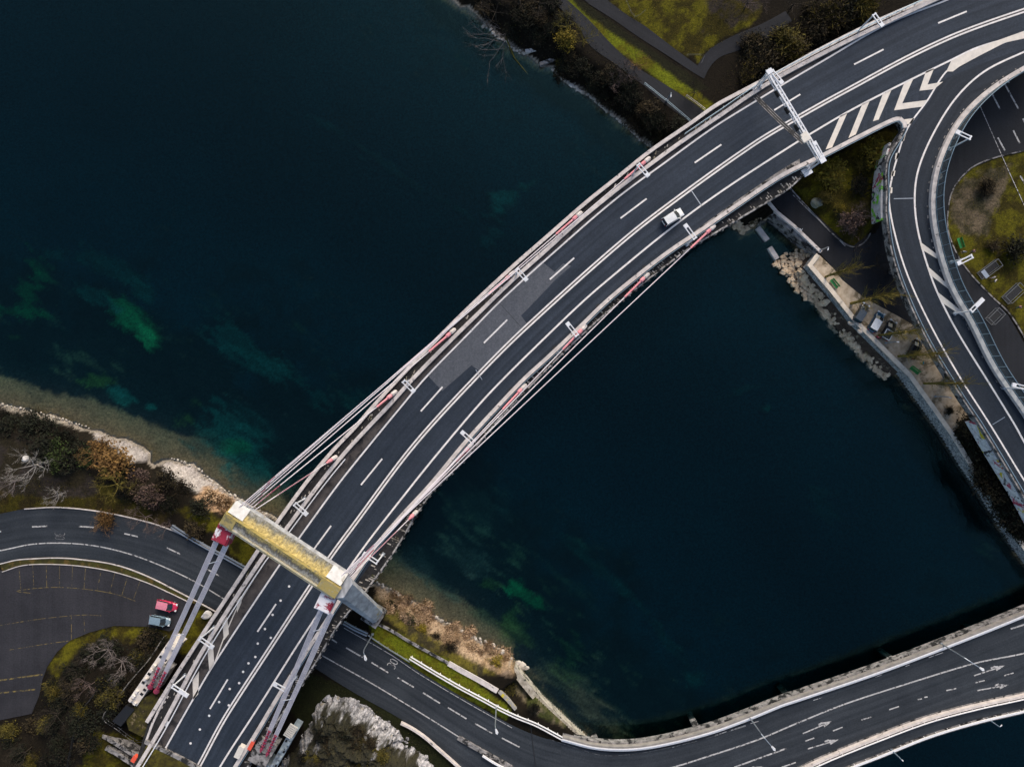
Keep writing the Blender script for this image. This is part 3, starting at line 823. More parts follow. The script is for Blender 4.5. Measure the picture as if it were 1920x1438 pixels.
# hand rail along the outer left edge up by the gantry
hr = offset(wpath([q for q in IL if q[0] > 1270], D), -.75)
b = MB(); b.tube([p + Vector((0, 0, 1.5)) for p in hr], .07, 5); b.tube([p + Vector((0, 0, 1.0)) for p in hr], .05, 5)
t = .5
while t < length(hr):
    p, d = along(hr, t); b.tube([p + Vector((0, 0, .4)), p + Vector((0, 0, 1.5))], .05, 4); t += 2.0
put("hand_rail", b, BLUE, bridge)
# debris, drain gullies on the strips
rnd = random.Random(3)
b = MB()
for wa, wb, k in ((resample(wIR, 400), resample(wOR, 400), 300), (resample(wOL, 400), resample(wIL, 400), 110)):
    for i in range(k):
        n_ = rnd.randrange(5, 395); p = wa[n_].lerp(wb[n_], rnd.uniform(.45, .85)); d = (wb[n_] - wa[n_]).normalized()
        s = rnd.uniform(.15, .45)
        b.box((p.x, p.y, D), (s * rnd.uniform(1.0, 2.4), s * .6, .12), axis=d)
deb = put("strip_debris", b, M("strip_debris", (.5, .46, .42), (.2, .17, .13), .6, .95, (.06, .06, .02), .8, .55), bridge); deb['kind'] = 'stuff'
w_ = offset(wIR2, -.45); t = 6.0
while t < 150:
    p, d = along(w_, t); b = MB(); b.box(p + Vector((0, 0, .012)), (.8, .5, .02), axis=d); t += 11.5
    put("drain_grate", b, BLACK, bridge)

# --- pylon
LICH = None
def lichen(name, cols):
    m, N, L, B = mk(name)
    p = pos(N)
    q = mapped(N, L, p, (.5, 1.6, 1.2), R(34))
    n1 = nz(N, L, q, .55, 9, .72, .3); n2 = nz(N, L, p, 1.6, 8, .75); n3 = nz(N, L, p, .3, 4, .6)
    col = mixc(N, L, rng(N, L, n1, .42, .58), cols[0], cols[1])
    col = mixc(N, L, rng(N, L, n2, .55, .66), col, cols[2])
    col = mixc(N, L, rng(N, L, math_(N, L, 'ADD', math_(N, L, 'MULTIPLY', n3, .5), math_(N, L, 'MULTIPLY', n2, .5)), .52, .6), col, cols[3])
    L.new(col, B.inputs["Base Color"]); B.inputs["Roughness"].default_value = .95
    return m
YEL = lichen("yellow_lichen_concrete", [(.52, .39, .11), (.42, .31, .09), (.52, .46, .34), (.2, .17, .09)])
YELD = lichen("dark_lichen_concrete", [(.42, .34, .12), (.16, .15, .1), (.5, .46, .38), (.045, .045, .04)])
YELG = lichen("grey_streaked_concrete", [(.4, .35, .26), (.24, .2, .13), (.5, .44, .36), (.075, .068, .06)])
YELB = lichen("yellow_end_concrete", [(.52, .38, .1), (.46, .36, .14), (.6, .56, .48), (.22, .19, .1)])
CREAM = lichen("cream_ledge", [(.55, .46, .26), (.6, .55, .42), (.5, .38, .1), (.3, .27, .2)])
LEGG = M("grey_leg_concrete", (.5, .51, .53), (.24, .245, .255), .7, .9, (.34, .26, .1), .4, .63, .2, stretch=(1.6, .5, .5), rot=.3)
bl, br = P(419.5, 961, 28.4), P(637, 1104.5, 28.4)
U = (br - bl).normalized(); Wv = Vector((-U.y, U.x, 0))            # U along the beam, Wv towards the river
if Wv.y < 0: Wv = -Wv
def BP(u, w, z): return bl + U * u + Wv * w + Vector((0, 0, z - 28.4))
LB = (br - bl).length
pyl = put("pylon", (lambda b: (b.add([BP(u, w, z) for u in (0.25, LB - .25) for w, z in ((1.95, 24.9), (-1.95, 24.9), (-1.95, 26.75), (0, 27.5), (1.95, 26.9))],
     [(4, 3, 2, 1, 0), (5, 6, 7, 8, 9), (0, 1, 6, 5), (1, 2, 7, 6), (2, 3, 8, 7), (3, 4, 9, 8), (4, 0, 5, 9)]), b)[1])(MB()), LEGG, bridge)
def slope(name, w0, z0, w1, z1, u0, u1, mat, th=.12, segs=26, jit=.05):
    b = MB(); r = random.Random(len(name))
    a = [BP(u0 + (u1 - u0) * i / segs, w0, z0 + r.uniform(-jit, jit)) for i in range(segs + 1)]
    c = [BP(u0 + (u1 - u0) * i / segs, w1, z1 + r.uniform(-jit, jit)) for i in range(segs + 1)]
    vs = a + c + [p - Vector((0, 0, th + .2)) for p in a] + [p - Vector((0, 0, th + .2)) for p in c]
    k = segs + 1
    fs = []
    for i in range(segs):
        fs += [(i, i + 1, k + i + 1, k + i), (2*k + i, 2*k + i + 1, i + 1, i), (k + i, k + i + 1, 3*k + i + 1, 3*k + i)]
    fs += [(0, k, 3*k, 2*k), (segs, 2*k + segs, 3*k + segs, k + segs)]
    b.add(vs, fs)
    for i in range(len(vs)): b.uv[i] = (u0 + (u1 - u0) * (i % k) / segs, float((i // k) % 2))
    return put(name, b, mat, pyl)
def weathered(name, ramp):
    """lichen and rain streaks that spread outwards from the ridge (UV v: 0 at the ridge, 1 at the edge)"""
    m, N, L, B = mk(name)
    uv = N.new("ShaderNodeUVMap"); uv.uv_map = "UVMap"
    sp = N.new("ShaderNodeSeparateXYZ"); L.new(uv.outputs[0], sp.inputs[0])
    n1 = nz(N, L, mapped(N, L, uv.outputs[0], (2.2, .5, 1)), 1.0, 8, .75); n2 = nz(N, L, pos(N), 2.4, 8, .75); n3 = nz(N, L, pos(N), .45, 4, .6)
    f = math_(N, L, 'ADD', sp.outputs[1], math_(N, L, 'MULTIPLY', math_(N, L, 'SUBTRACT', n1, .5), 1.5))
    f = math_(N, L, 'ADD', f, math_(N, L, 'MULTIPLY', math_(N, L, 'SUBTRACT', n3, .5), 1.0))
    cr = N.new("ShaderNodeValToRGB"); L.new(f, cr.inputs[0])
    el = cr.color_ramp.elements
    el[0].position, el[0].color = ramp[0][0], c4(ramp[0][1]); el[1].position, el[1].color = ramp[-1][0], c4(ramp[-1][1])
    for p_, c_ in ramp[1:-1]: e = el.new(p_); e.color = c4(c_)
    col = mixc(N, L, 1.0, cr.outputs[0], N_rgb(N, L, rng(N, L, n2, .32, .66, .3, 1.5)), 'MULTIPLY')
    L.new(col, B.inputs["Base Color"]); B.inputs["Roughness"].default_value = .95
    return m
WR = weathered("river_side_lichen", [(.0, (.52, .39, .13)), (.4, (.44, .34, .13)), (.65, (.32, .27, .15)), (.88, (.15, .145, .115)), (1, (.26, .25, .22))])
WL = weathered("road_side_lichen", [(.0, (.52, .4, .14)), (.22, (.4, .31, .12)), (.42, (.16, .14, .1)), (.6, (.22, .2, .16)), (.8, (.46, .42, .35)), (1, (.5, .43, .28))])
slope("river_slope", .2, 27.75, 2.05, 27.05, .2, LB - .2, WR)
slope("road_slope", -.2, 27.75, -1.85, 27.1, 1.6, LB - 2.2, WL)
slope("ridge", -.24, 27.8, .22, 27.78, .1, LB - .1, YEL)
b = MB(); b.bar(BP(0, -2.05, 26.95), BP(LB - .2, -2.05, 26.95), .3, .4); b.bar(BP(0, -2.42, 26.7), BP(LB - .2, -2.42, 26.7), .32, .3); put("ledge", b, CREAM, pyl)
for u0, u1 in ((.05, 2.3), (LB - 3.4, LB + .1)):
    b = MB(); b.add([BP(u, w, z) for u in (u0, u1) for w, z in ((-2.2, 26.2), (-2.2, 27.2), (-.1, 27.84), (-.1, 26.2))], [(0, 1, 2, 3), (7, 6, 5, 4), (0, 4, 5, 1), (1, 5, 6, 2), (2, 6, 7, 3)])
    put("end_block", b, YELB, pyl)
for u in (.35, LB - 3.0):
    b = MB(); b.add([BP(a, w, z) for a in (u, u + 2.75) for w, z in ((.3, 27.9), (2.2, 27.2), (2.2, 26.9), (.3, 27.6))], [(0, 4, 5, 1), (1, 5, 6, 2), (0, 1, 2, 3), (7, 6, 5, 4), (3, 7, 4, 0)])
    put("cover_plate", b, COVER, pyl)
# slanted legs
def leg(top, tu, tw, bot, bu, bw):
    b = MB()
    ring = []
    for k in range(9):
        f = k / 8; c = top.lerp(bot, f); hu = tu + (bu - tu) * f; hw = tw + (bw - tw) * f
        ch = .35
        ring.append([c + U * (hu * a) + Wv * (hw * e) for a, e in ((-1, -1 + ch), (-1 + ch, -1), (1 - ch, -1), (1, -1 + ch), (1, 1 - ch), (1 - ch, 1), (-1 + ch, 1), (-1, 1 - ch))])
    vs = [p for r_ in ring for p in r_]
    fs = [tuple(range(7, -1, -1)), tuple(range(64, 72))]
    for k in range(8):
        fs += [(8*k + i, 8*k + (i + 1) % 8, 8*k + 8 + (i + 1) % 8, 8*k + 8 + i) for i in range(8)]
    b.add(vs, fs)
    bmf = put("leg", b, LEGG, pyl)
    return bmf
rt = BP(LB - 1.4, 0, 27.0); rb_ = P(702, 1151, .2)
lt = BP(2.2, 0, 27.1); lb_ = P(446, 972, -.3)
leg(rt, 2.6, 2.04, rb_, 1.5, 1.7)
leg(lt, 2.0, 2.02, lb_, 1.2, 1.45)
for c in (rb_, lb_):
    b = MB(); b.box(c + Vector((0, 0, .3)), (3.6, 3.9, 1.6), math.atan2(U.y, U.x)); put("footing", b, CONCD, pyl)
# saddles
sadL, sadR = P(416, 1003, 26.2), P(609, 1131, 26.2)
for c in (sadL, sadR):
    b = MB()
    ax2 = (P(405, 1025, 26.2) - P(424, 985, 26.2)).normalized()
    b.box(c + Vector((0, 0, -1.4)), (3.0, 2.7, 2.4), axis=ax2); b.box(c + Vector((0, 0, -.1)), (2.6, 2.3, .3), axis=ax2)
    b.box(c - ax2 * 1.7 + Vector((0, 0, -.5)), (1.2, 2.0, 1.6), axis=ax2)
    put("saddle", b, REDP if c is sadL else REDW, pyl)
# --- front stays
def stay(anchor, head, z1, sleeve_end, heads):
    A = P(*anchor, D + .55); S = P(*sleeve_end, 0)
    T = P(*head, z1)
    d = (T - A).normalized()
    L_ = (T - A).length
    b = MB(); b.tube([A + d * .5, A + d * L_ * .5 - Vector((0, 0, .12)), T], .095, 6)
    st = put("stay", b, STAY, bridge)
    b = MB(); b.tube([A + d * 1.15, A + d * (6.6 if L_ > 42 else 4.8 if L_ > 28 else 2.6)], .19, 8); b.tube([A + d * .95, A + d * 1.1, A + d * 1.9, A + d * 2.1], [.2, .38, .36, .2], 8); put("sleeve", b, PINK, st)
    b = MB(); b.tube([A - d * .4, A - d * .2, A + d * .75, A + d * 1.0], [.22, .4, .42, .3], 8); put("anchor_cap", b, CONC, st)
    b = MB(); k = .075 if L_ > 42 else (.2 if L_ > 28 else .75)
    b.tube([T, T - d * L_ * k], .08 if L_ > 28 else .055, 6); put("red_sheath", b, REDS, st)
for (a, s), z1, h in zip(((( 1216, 298), 0), ((1088, 400), 0), ((962, 512), 0), ((851, 619), 0), ((741, 735), 0), ((629, 857), 0)), (27.4, 26.9, 26.4, 25.9, 25.4, 24.9), ((449, 950), (452, 952), (455, 954.5), (459, 957), (463, 960), (467, 963))):
    stay(a, h, z1, a, 0)
for a, z1, h in zip(((1338, 425), (1214, 515), (1097, 612), (984, 723), (884, 833), (780, 960)), (27.4, 26.9, 26.4, 25.9, 25.4, 24.9), ((640, 1079), (642, 1081), (644, 1083), (646, 1085), (648, 1087), (650, 1089))):
    stay(a, h, z1, a, 0)
# --- back stays: two ribbons of strands each side
def backstay(c0, z0, c1, z1, cover=.2, red=6.0):
    T = P(*c0, z0); A = P(*c1, z1); d = (A - T).normalized()
    side = d.cross(Vector((0, 0, 1))).normalized()
    Lb = (A - T).length
    b = MB(); b.tube([A - d * red, A - d * .5], .2, 8)
    for i in range(6): b.tube([A - d * (1.0 + i * .95), A - d * (1.25 + i * .95)], .34, 8)
    b.tube([A - d * .6, A + d * .3], [.35, .6], 8)
    root = put("backstay", b, REDS, bridge)
    for i in range(5):
        o_ = side * ((i - 2) * .185); k = 1.0
        sb = MB(); sb.tube([T + o_, T.lerp(A, .5) + o_ + Vector((0, 0, -.3)), A - d * red + o_ * .9, A - d * 1 + o_ * .4], .075, 6)
        put("strand", sb, STRAND, root)
backstay((407, 1012), 25.0, (283, 1286), 7.3); backstay((425, 1020), 25.0, (294, 1294), 7.3)
backstay((603, 1141), 25.0, (491, 1404), 7.3); backstay((621, 1149), 25.0, (502, 1412), 7.3)
for q0, q1, q2, q3 in (((410, 1014), (283, 1286), (424, 1020), (294, 1294)), ((605, 1142), (491, 1404), (619, 1148), (501, 1412))):
    b = MB()
    for f in (.14, .62): b.bar(P(*q0, 25).lerp(P(*q1, 7.3), f), P(*q2, 25).lerp(P(*q3, 7.3), f - .04), .1)
    put("stay_brace", b, WHITE, bridge)

# ---------------------------------------------------------------- slip-road viaduct (elevated ramp on the right)
RAL = zc(1340, 0, "1050,1000 1045,1200") + zc(1340, 360, "1045,150 1080,380 1160,620 1300,920 1500,1250 1620,1430") + [(1918, 934), (1975, 1040)]
RLL = pts("2010,30 1920,70 1884.5,79.5 1835,104 1799,122 1774,135 1738,190 1701,242 1680,303 1671,340 1667,378 1679.6,446 1704,522 1747,614 1799,706 1857,797 1920,900 1975,990")
RRL = pts("2010,60 1920,98 1845,135 1793,183.5 1750,251 1722,318 1715,373 1722,437 1747,522 1768,571 1799,629 1860,727 1903,797 1920,828 1990,950")
RRB = pts("2010,88 1920,128 1845,177 1793,232 1759,300 1745,367 1750,437 1777,531 1817,605 1860,690 1920,779 2000,910")
ZR = D - .012
ramp = thing("slip_road_viaduct", "curved elevated slip road with glass noise barrier along its right side", "viaduct", P(1700, 420, ZR))
ralw = wpath([(1693, 243), (1680, 262)] + RAL, ZR); rllw, rrlw, rrbw = (wpath(q, ZR) for q in (RLL, RRL, RRB))
leftedge = [P(x, y, ZR) for x, y in pts("2010,24 1920,66 1884,76 1835,100 1799,118 1770,133 1735,188 1693,243")] + ralw[1:]
b = MB(); b.prism([(p.x, p.y) for p in leftedge] + [(p.x, p.y) for p in reversed(offset(rrbw, -.75))], D - 1.5, D - .06); put("deck", b, CONCD, ramp)
b = MB(); b.loft(offset(ralw, .3), [p for p in rllw if True][0:0] or resample(rllw, 200)[62:], ZR, 3) if False else None
b.loft(rllw, rrbw, ZR, 14); put("road_surface", b, ASPHR, ramp)
b = MB(); b.loft(resample(ralw, 120), resample(rllw, 300)[int(300 * .27):], ZR - .012, 3); put("hard_shoulder", b, ASPHR, ramp)
zr = ZR + .014
b = MB(); b.ribbon(rllw, -.15, .15, zr, zr, sheet=True); put("edge_line", b, PAINT, ramp)
b = MB(); b.ribbon(rrlw, -.17, .17, zr, zr, sheet=True); put("edge_line", b, PAINT, ramp)
for s in ("1150,735 1225,725 1205,760 1150,768", "1130,845 1170,830 1160,865 1125,873", "1110,940 1132,937 1122,975 1104,980", "1088,1050 1108,1048 1102,1080 1080,1082", "1070,1150 1090,1150 1088,1185 1068,1185"):
    b = MB(); b.sheet([P(x, y, zr) for x, y in zc(1340, 0, s)]); put("hatch_bar", b, PAINTC, ramp)
for s in ("1258,305 1360,380 1362,410 1268,352", "1305,455 1435,570 1440,600 1325,512", "1365,612 1520,735 1535,772 1395,680"):
    b = MB(); b.sheet([P(x, y, zr + .003) for x, y in zc(1340, 360, s)]); put("hatch_bar", b, PAINTC, ramp)
b = MB(); line(b, "1676,373 1716,372", zr, .14, False); put("joint_sealing", b, GALV, ramp)
b = MB(); line(b, "1861,796 1884,782", zr, .12, False); put("joint_sealing", b, GALV, ramp)
# left edge: concrete kerb, steel crash rail
lw = wpath([(1691, 233), (1693, 243), (1684, 262)] + RAL, ZR, 5)
b = MB(); b.ribbon(lw, 0, .25, ZR - 1.0, ZR + .75); put("parapet", b, CONCD, ramp)
b = MB(); b.ribbon(offset(lw, -.35), -.06, .08, ZR + .5, ZR + .8); t = 1.
while t < length(lw):
    p, d = along(offset(lw, -.35), t); b.box(p + Vector((0, 0, .3)), (.1, .1, .7), axis=d); t += 2.4
put("crash_rail", b, BLUE, ramp)
b = MB(); b.ribbon(lw, -.6, 0, 0, ZR - .002, sheet=True); put("kerb", b, M("dark_kerb", (.05, .052, .058), (.02, .02, .023), .8, .8, (.3, .29, .28), .9, .62), ramp)  # dark kerb tone with scattered paler patches
# right edge: pale parapet and glass barrier
b = MB(); b.ribbon(rrbw, -.45, .35, ZR - .05, ZR + .85); put("parapet", b, CONC, ramp)
nb = offset(rrbw, -.6)
b = MB(); b.ribbon(nb, -.03, .03, ZR + .2, ZR + 3.1); put("glass_panel", b, GLASS, ramp)
b = MB(); b.tube([p + Vector((0, 0, 3.15)) for p in nb], .07, 5); b.tube([p + Vector((0, 0, .9)) for p in nb], .05, 5); put("top_rail", b, BLUE, ramp)
t = 30.0; k = 0
while t < length(nb) - 1 and k < 60:
    p, d = along(nb, t); b = MB(); b.box(p + Vector((0, 0, 1.6)), (.1, .14, 3.2), axis=d); put("barrier_post", b, BLUE, ramp); t += 2.3; k += 1
b = MB(); r_ = random.Random(5); t = 0
while t < length(rrbw):
    p, d = along(offset(rrbw, .6), t)
    if r_.random() < .5: b.box(p + Vector((0, 0, .02)) , (r_.uniform(.2, .6), .2, .06), axis=d)
    t += r_.uniform(.6, 2)
o = put("gutter_debris", b, CONCD, ramp); o['kind'] = 'stuff'
# side walls with tags
w1 = wpath([(1672, 268), (1664, 300), (1658, 345), (1656, 385), (1657, 412)], ZR, 6)
b = MB(); b.ribbon(w1, .0, .4, 3.3, D - .2); put("side_wall", b, GRAFC, ramp, label="grey concrete side wall covered with coloured graffiti")
w2 = wpath([(1832, 790), (1860, 838), (1895, 896), (1918, 934), (1975, 1040)], ZR, 6)
b = MB(); b.ribbon(w2, .0, .4, 3.9, D - .2); put("side_wall", b, GRAFW, ramp, label="white side wall with yellow and red graffiti")
for x, y in ((1700, 500), (1752, 600), (1808, 700), (1760, 330), (1870, 770)):
    b = MB(); c = P(x, y, D - 1.5); b.tube([Vector((c.x, c.y, -.5)), Vector((c.x, c.y, D - 1.4))], .7, 12); put("pier", b, CONCD, ramp)
# wing wall and pillars of the main bridge above the park
b = MB()
for x, y in ((1380, 240), (1420, 300), (1500, 225), (1460, 165), (1620, 180), (1640, 90)):
    c = P(x, y, D - 1.6); b = MB(); b.tube([Vector((c.x, c.y, -1)), Vector((c.x, c.y, D - 1.5))], .9, 12); put("pier", b, CONCD, bridge)
for x, y in ((1000, 560), (840, 740), (1170, 420), (560, 1080), (470, 1230)):
    c = P(x, y, D - 1.6); b = MB(); b.box(c + Vector((0, 0, -.6)), (1.2, 15, 1.2), rz=R(38)); put("cross_girder", b, CONCD, bridge)

# ---------------------------------------------------------------- lower road bridge at the bottom right
GU = zc(900, 998, "0,1000 100,1065 300,1170 500,1260 700,1310 900,1320 1100,1295 1400,1220 1650,1130 1896,1040")[:-1] + zc(1340, 998, "400,1053 500,1020 1000,850 1500,660 1896,500") + [(2010, 1112)]
LBL = zc(900, 998, "1000,1475 1180,1438 1400,1370 1700,1270") + zc(1340, 998, "500,1170 800,1050 1200,920 1600,800 1896,740") + [(2010, 1200)]
LBB = [(1400, 1485)] + zc(1340, 998, "530,1438 700,1360 1000,1240 1300,1130 1600,1050 1896,985") + [(2010, 1276)]
LBO = [(1490, 1482)] + zc(1340, 998, "800,1438 1000,1360 1300,1240 1600,1150 1896,1080") + [(2010, 1304)]
ZB = .06
lb = thing("road_bridge", "low grey road bridge with white railings and lane arrows over dark water", "bridge", P(1500, 1370, ZB))
gi = [q for q in GU if q[0] > 1048]
gw = wpath(gi, ZB); bbw = wpath(LBB, ZB); bow = wpath(LBO, ZB); llw = wpath(LBL, ZB)
top = offset(gw, -1.1)
poly = [(p.x, p.y) for p in top] + [(p.x, p.y) for p in reversed(offset(bow, .9))] + [(P(1053, 1560).x, P(1053, 1560).y)]
b = MB(); b.prism(poly, -1.3, ZB - .03); put("deck", b, CONCD, lb)
b = MB(); b.loft(offset(gw, .4), [P(1053, 1560), P(1250, 1550)] + offset(bbw, -.4), ZB, 14); put("road_surface", b, ASPHL, lb)
b = MB(); b.loft(offset(bbw, .3), offset(bow, -.2), ZB + .1, 4); put("footway", b, ASPHL, lb)
b = MB(); b.ribbon(llw, -.14, .14, 0, ZB + .012, sheet=True); put("edge_line", b, PAINTO, lb)
def zz(s): return zc(1340, 998, s)
for s in ("1420,968 1480,955", "1245,1023 1270,1018", "1285,1010 1305,1006", "1070,1085 1130,1065", "900,1148 960,1130", "725,1215 785,1192", "555,1278 610,1258", "1598,920 1655,906", "1775,877 1832,860", "120,1438 440,1322", "410,1438 497,1408", "1310,767 1400,735", "985,885 1025,872", "605,1028 660,1010", "1170,820 1195,810", "100,1213 190,1183", "0,1245 75,1220", "220,1170 270,1155", "1815,590 1960,545", "-200,1300 -110,1278", "-260,1316 -225,1306"):
    big = s in ("120,1438 440,1322", "1815,590 1960,545"); faint = s.startswith(("985", "605", "1170", "220", "1310", "-2"))
    b = MB(); line(b, zz(s), ZB + .012, .3 if big else (.13 if faint else .24), False, 40); put("lane_dash", b, PAINTO, lb)
b = MB(); line(b, zc(900, 998, "420,1265 620,1330 750,1365 900,1362 1060,1338 1320,1280 1515,1222 1630,1183"), ZB + .012, .09); put("faint_line", b, M("scuffed_line", (.2, .2, .2), (.05, .05, .055), 1.6, .8, (.03, .03, .033), .9, .5), lb)
for s in ("540,1232 720,1155", "570,1325 760,1268", "1590,877 1778,815", "1610,968 1803,933", "110,1490 300,1433"):
    (x1, y1), (x2, y2) = zz(s); a, c = P(x1, y1, ZB + .012), P(x2, y2, ZB + .012)
    d = (c - a).normalized(); nrm = Vector((d.y, -d.x, 0)); e = c - d * 1.9; up = -nrm
    b = MB(); b.sheet([a + nrm * .12, e + nrm * .12, e + nrm * .55, c, e - nrm * .55 - d * .1, e - nrm * .12, a - nrm * .12])
    b.sheet([e - d * .9 + up * .2, e - d * .9 + up * .55, e - d * .05 + up * .65, e - d * .05 + up * .3]); put("lane_arrow", b, PAINTO, lb)
b = MB(); b.ribbon(gw, -.75, -.4, -1.4, ZB + .95); put("kerb", b, SKERB, lb)  # kerb raised to parapet height to widen its dark reflection in the water
for off, h in ((-.25, 1.05), (.12, .8)):
    b = MB(); b.ribbon(offset(gw, off), -.12, .14, h - .25, h)
    t = .5
    while t < length(gw):
        p, d = along(offset(gw, off), t); b.box(Vector((p.x, p.y, ZB + h / 2 - .1)), (.12, .1, h - .1), axis=d); t += 2.5
    put("guard_rail", b, RAILW, lb)
b = MB(); b.ribbon(bbw, -.05, .42, ZB - .2, ZB + .75); put("barrier", b, CONC, lb)
b = MB(); b.ribbon(offset(bbw, .62), -.05, .08, ZB + .8, ZB + 1.05); t = .5
while t < length(bbw):
    p, d = along(offset(bbw, .62), t); b.box(p + Vector((0, 0, .5)), (.1, .1, 1.0), axis=d); t += 2.5
put("guard_rail", b, RAILW, lb)
b = MB(); b.ribbon(bow, .25, .75, -1.5, ZB + .3); put("kerb", b, SKERB, lb)
b = MB(); b.ribbon(bow, -.2, .15, ZB + .75, ZB + 1.0); t = .5
while t < length(bow):
    p, d = along(bow, t); b.box(p + Vector((0, 0, .45)), (.1, .1, .9), axis=d); t += 2.5
put("guard_rail", b, RAILW, lb)
for x, y in ((1130, 1430), (1320, 1400), (1500, 1350), (1700, 1280), (1870, 1230)):
    c = P(x, y); b = MB(); b.box(c + Vector((0, 0, -5)), (1.2, 8, 8), rz=R(20)); put("pier", b, CONCD, lb)
b = MB(); line(b, "995,1358 999,1395 1006,1450", ZB + .02, .16); o = put("tar_seam", b, BLACK); tag(o, "dark tar seam crossing the street before the low bridge", "tar seam")

# ---------------------------------------------------------------- walls, verges, guard rails on the land
def wall(name, s, z0, h, w, mat, label, cat="wall", sm=True, side=0.0, zc_=0.0, thick=None):
    q = s if isinstance(s, list) else pts(s)
    b = MB(); b.ribbon(wpath(q, zc_, 6, sm), side - w/2, side + w/2, z0, zc_ + h)
    return tag(put(name, b, mat), label, cat)
qw = wpath(QUAY[:-1], 0, 5, False)
b = MB(); b.ribbon(qw, -.9, 0, WATER - 2, .3)
tag(put("quay_wall", b, GRAFQ), "long pale stone quay wall with graffiti tags along the river", "quay wall")
b = MB(); b.ribbon(qw, -.8, .06, .3, .45); q_ = put("coping", b, COPE, bpy.data.objects["quay_wall"])
wall("path_wall", "1540,472 1490,424 1456,396 1438,374", -1.0, .35, .6, CONC, "pale concrete edge wall of the path above the small inlet", sm=False, side=-.2)
b = MB(); b.ribbon(wpath(pts("1540,472 1490,424 1456,396 1438,374"), 0, 6, False), -1.1, .3, -4.6, -.35); put("abutment", b, CONCD, bpy.data.objects["path_wall"])
wall("path_kerb", "1480,352 1520,396 1560,438 1588,460 1606,463 1626,448 1640,414", -.3, .14, .25, CONCD, "grey kerb around the grass triangle under the slip road", "kerb")
wall("island_kerb", "1935,280 1866,296 1823,314 1793,345 1780,375 1777,430 1793,475 1817,511 1860,557 1892,588 1925,640", -.3, .14, .25, CONCD, "curved kerb of the grass island right of the slip road", "kerb")
wall("street_kerb", [q for q in UPE if 0 < q[0] < 430], -.3, .15, .18, CONC, "pale kerb along the outer curve of the left street", "kerb", zc_=.05)
KM = zc(0, 700, "-150,1195 0,1167 100,1143 200,1135 320,1130 450,1135 700,1170 900,1240 1100,1340 1280,1435 1360,1480")
KB = zc(0, 700, "15,1215 140,1176 300,1168 500,1180 700,1215 900,1280 1060,1352 1150,1395")
wall("verge_kerb", KM, -.3, .16, .18, CONC, "pale upper kerb between the left street and its green verge", "kerb")
wall("verge_kerb", KB, -.3, .16, .15, CONC, "pale lower kerb between the green verge and the parking bays", "kerb")
b = MB(); b.loft(wpath(KM[1:-1], .09), wpath([zc(0, 700, "8,1200")[0]] + KB + [zc(0, 700, "1260,1440")[0]], .09), .09, 3)
o = struct("verge", b, M("verge_grass", (.05, .05, .008), (.024, .02, .006), .7, .95, (.09, .06, .015), .5, .52))
def guard(name, s, label, h=.8, mat=GALV, w=.22, z=0.0, step=2.2, two=False):
    q = s if isinstance(s, list) else pts(s)
    w_ = wpath(q, z, 6)
    root = thing(name, label, "guard rail", w_[0])
    b = MB(); b.ribbon(w_, -w/2, w/2, z + h - .35, z + h)
    if two: b.ribbon(offset(w_, .5), -w/2, w/2, z + h - .35, z + h)
    put("rail", b, mat, root)
    t = .3; k = 0
    while t < length(w_) and k < 90:
        p, d = along(w_, t); b = MB(); b.box(p + Vector((0, 0, h / 2 - .1)), (.14, .14, h), axis=d); put("post", b, mat, root); t += step; k += 1
    return root
guard("guard_rail", zc(0, 700, "1065,925 1160,985 1290,1060 1400,1118 1510,1180"), "grey steel guard rail on the grass beside the left street", two=True)
guard("guard_rail", zc(480, 998, "545,538 610,575 690,612"), "short grey guard rail under the grey pylon leg", two=True)
guard("guard_rail", zc(480, 998, "690,622 790,690 880,745 945,785"), "thin grey guard rail between the street and the bright grass strip", w=.12)
guard("guard_rail", zc(480, 998, "950,752 1100,843 1250,930 1400,1010 1500,1065 1600,1112 1720,1160 1880,1245"), "long white guard rail beside the yellow green verge of the right street", mat=RAILW, w=.15, h=.9, two=True)
guard("guard_rail", zc(480, 998, "1390,1355 1470,1405 1560,1450"), "white guard rail at the bottom edge of the right street", mat=RAILW, w=.35, h=.9)
wall("median_wall", zc(480, 998, "1240,1252 1320,1300 1400,1345 1500,1400 1570,1440"), -.2, .35, .9, CONCD, "low stained concrete wall along the lower side of the right street", zc_=.05)
wall("street_wall", zc(480, 998, "890,1160 960,1195 1040,1250 1120,1320 1200,1390 1260,1445"), -.3, .8, .4, CONC, "pale concrete wall above the dark road by the white rock", zc_=.05)
wall("bank_wall", zc(480, 998, "740,555 830,600 920,655 1000,700 1100,755 1180,800"), -.8, .25, .5, CONCD, "dark stone edge between the bright grass strip and the reed bank")
wall("bank_wall", zc(480, 998, "1180,800 1260,845 1370,905 1480,970"), -1.6, .25, 1.0, CONC, "pale concrete slab wall at the end of the bright grass strip")
wall("bank_wall", zc(480, 998, "1490,970 1540,1020 1592,1078"), -1.5, .5, .6, GRAFY, "small slanting wall with yellow graffiti at the end of the bank")
SM = M("masonry", (.5, .45, .37), (.25, .22, .17), 1.1, .95, (.05, .05, .04), .9, .55, .6)
b = MB(); w_ = wpath([(966, 1240), (985, 1264), (1015, 1300), (1060, 1342), (1110, 1388)], WATER, 5, False); b.ribbon(w_, -.1, 1.3, WATER - 2, -1.0)
tag(put("river_wall", b, SM), "rough pale masonry river wall running to the low bridge", "river wall")
wall("jetty_wall", "985,100 1024,94", WATER - 1, .9, .7, CONC, "short pale concrete jetty wall at the end of the pebble shore", zc_=WATER, sm=False)
wall("jetty_wall", "1012,124 1040,114", WATER - 1, .9, .7, CONCD, "short dark concrete jetty wall below the pale one", zc_=WATER, sm=False)
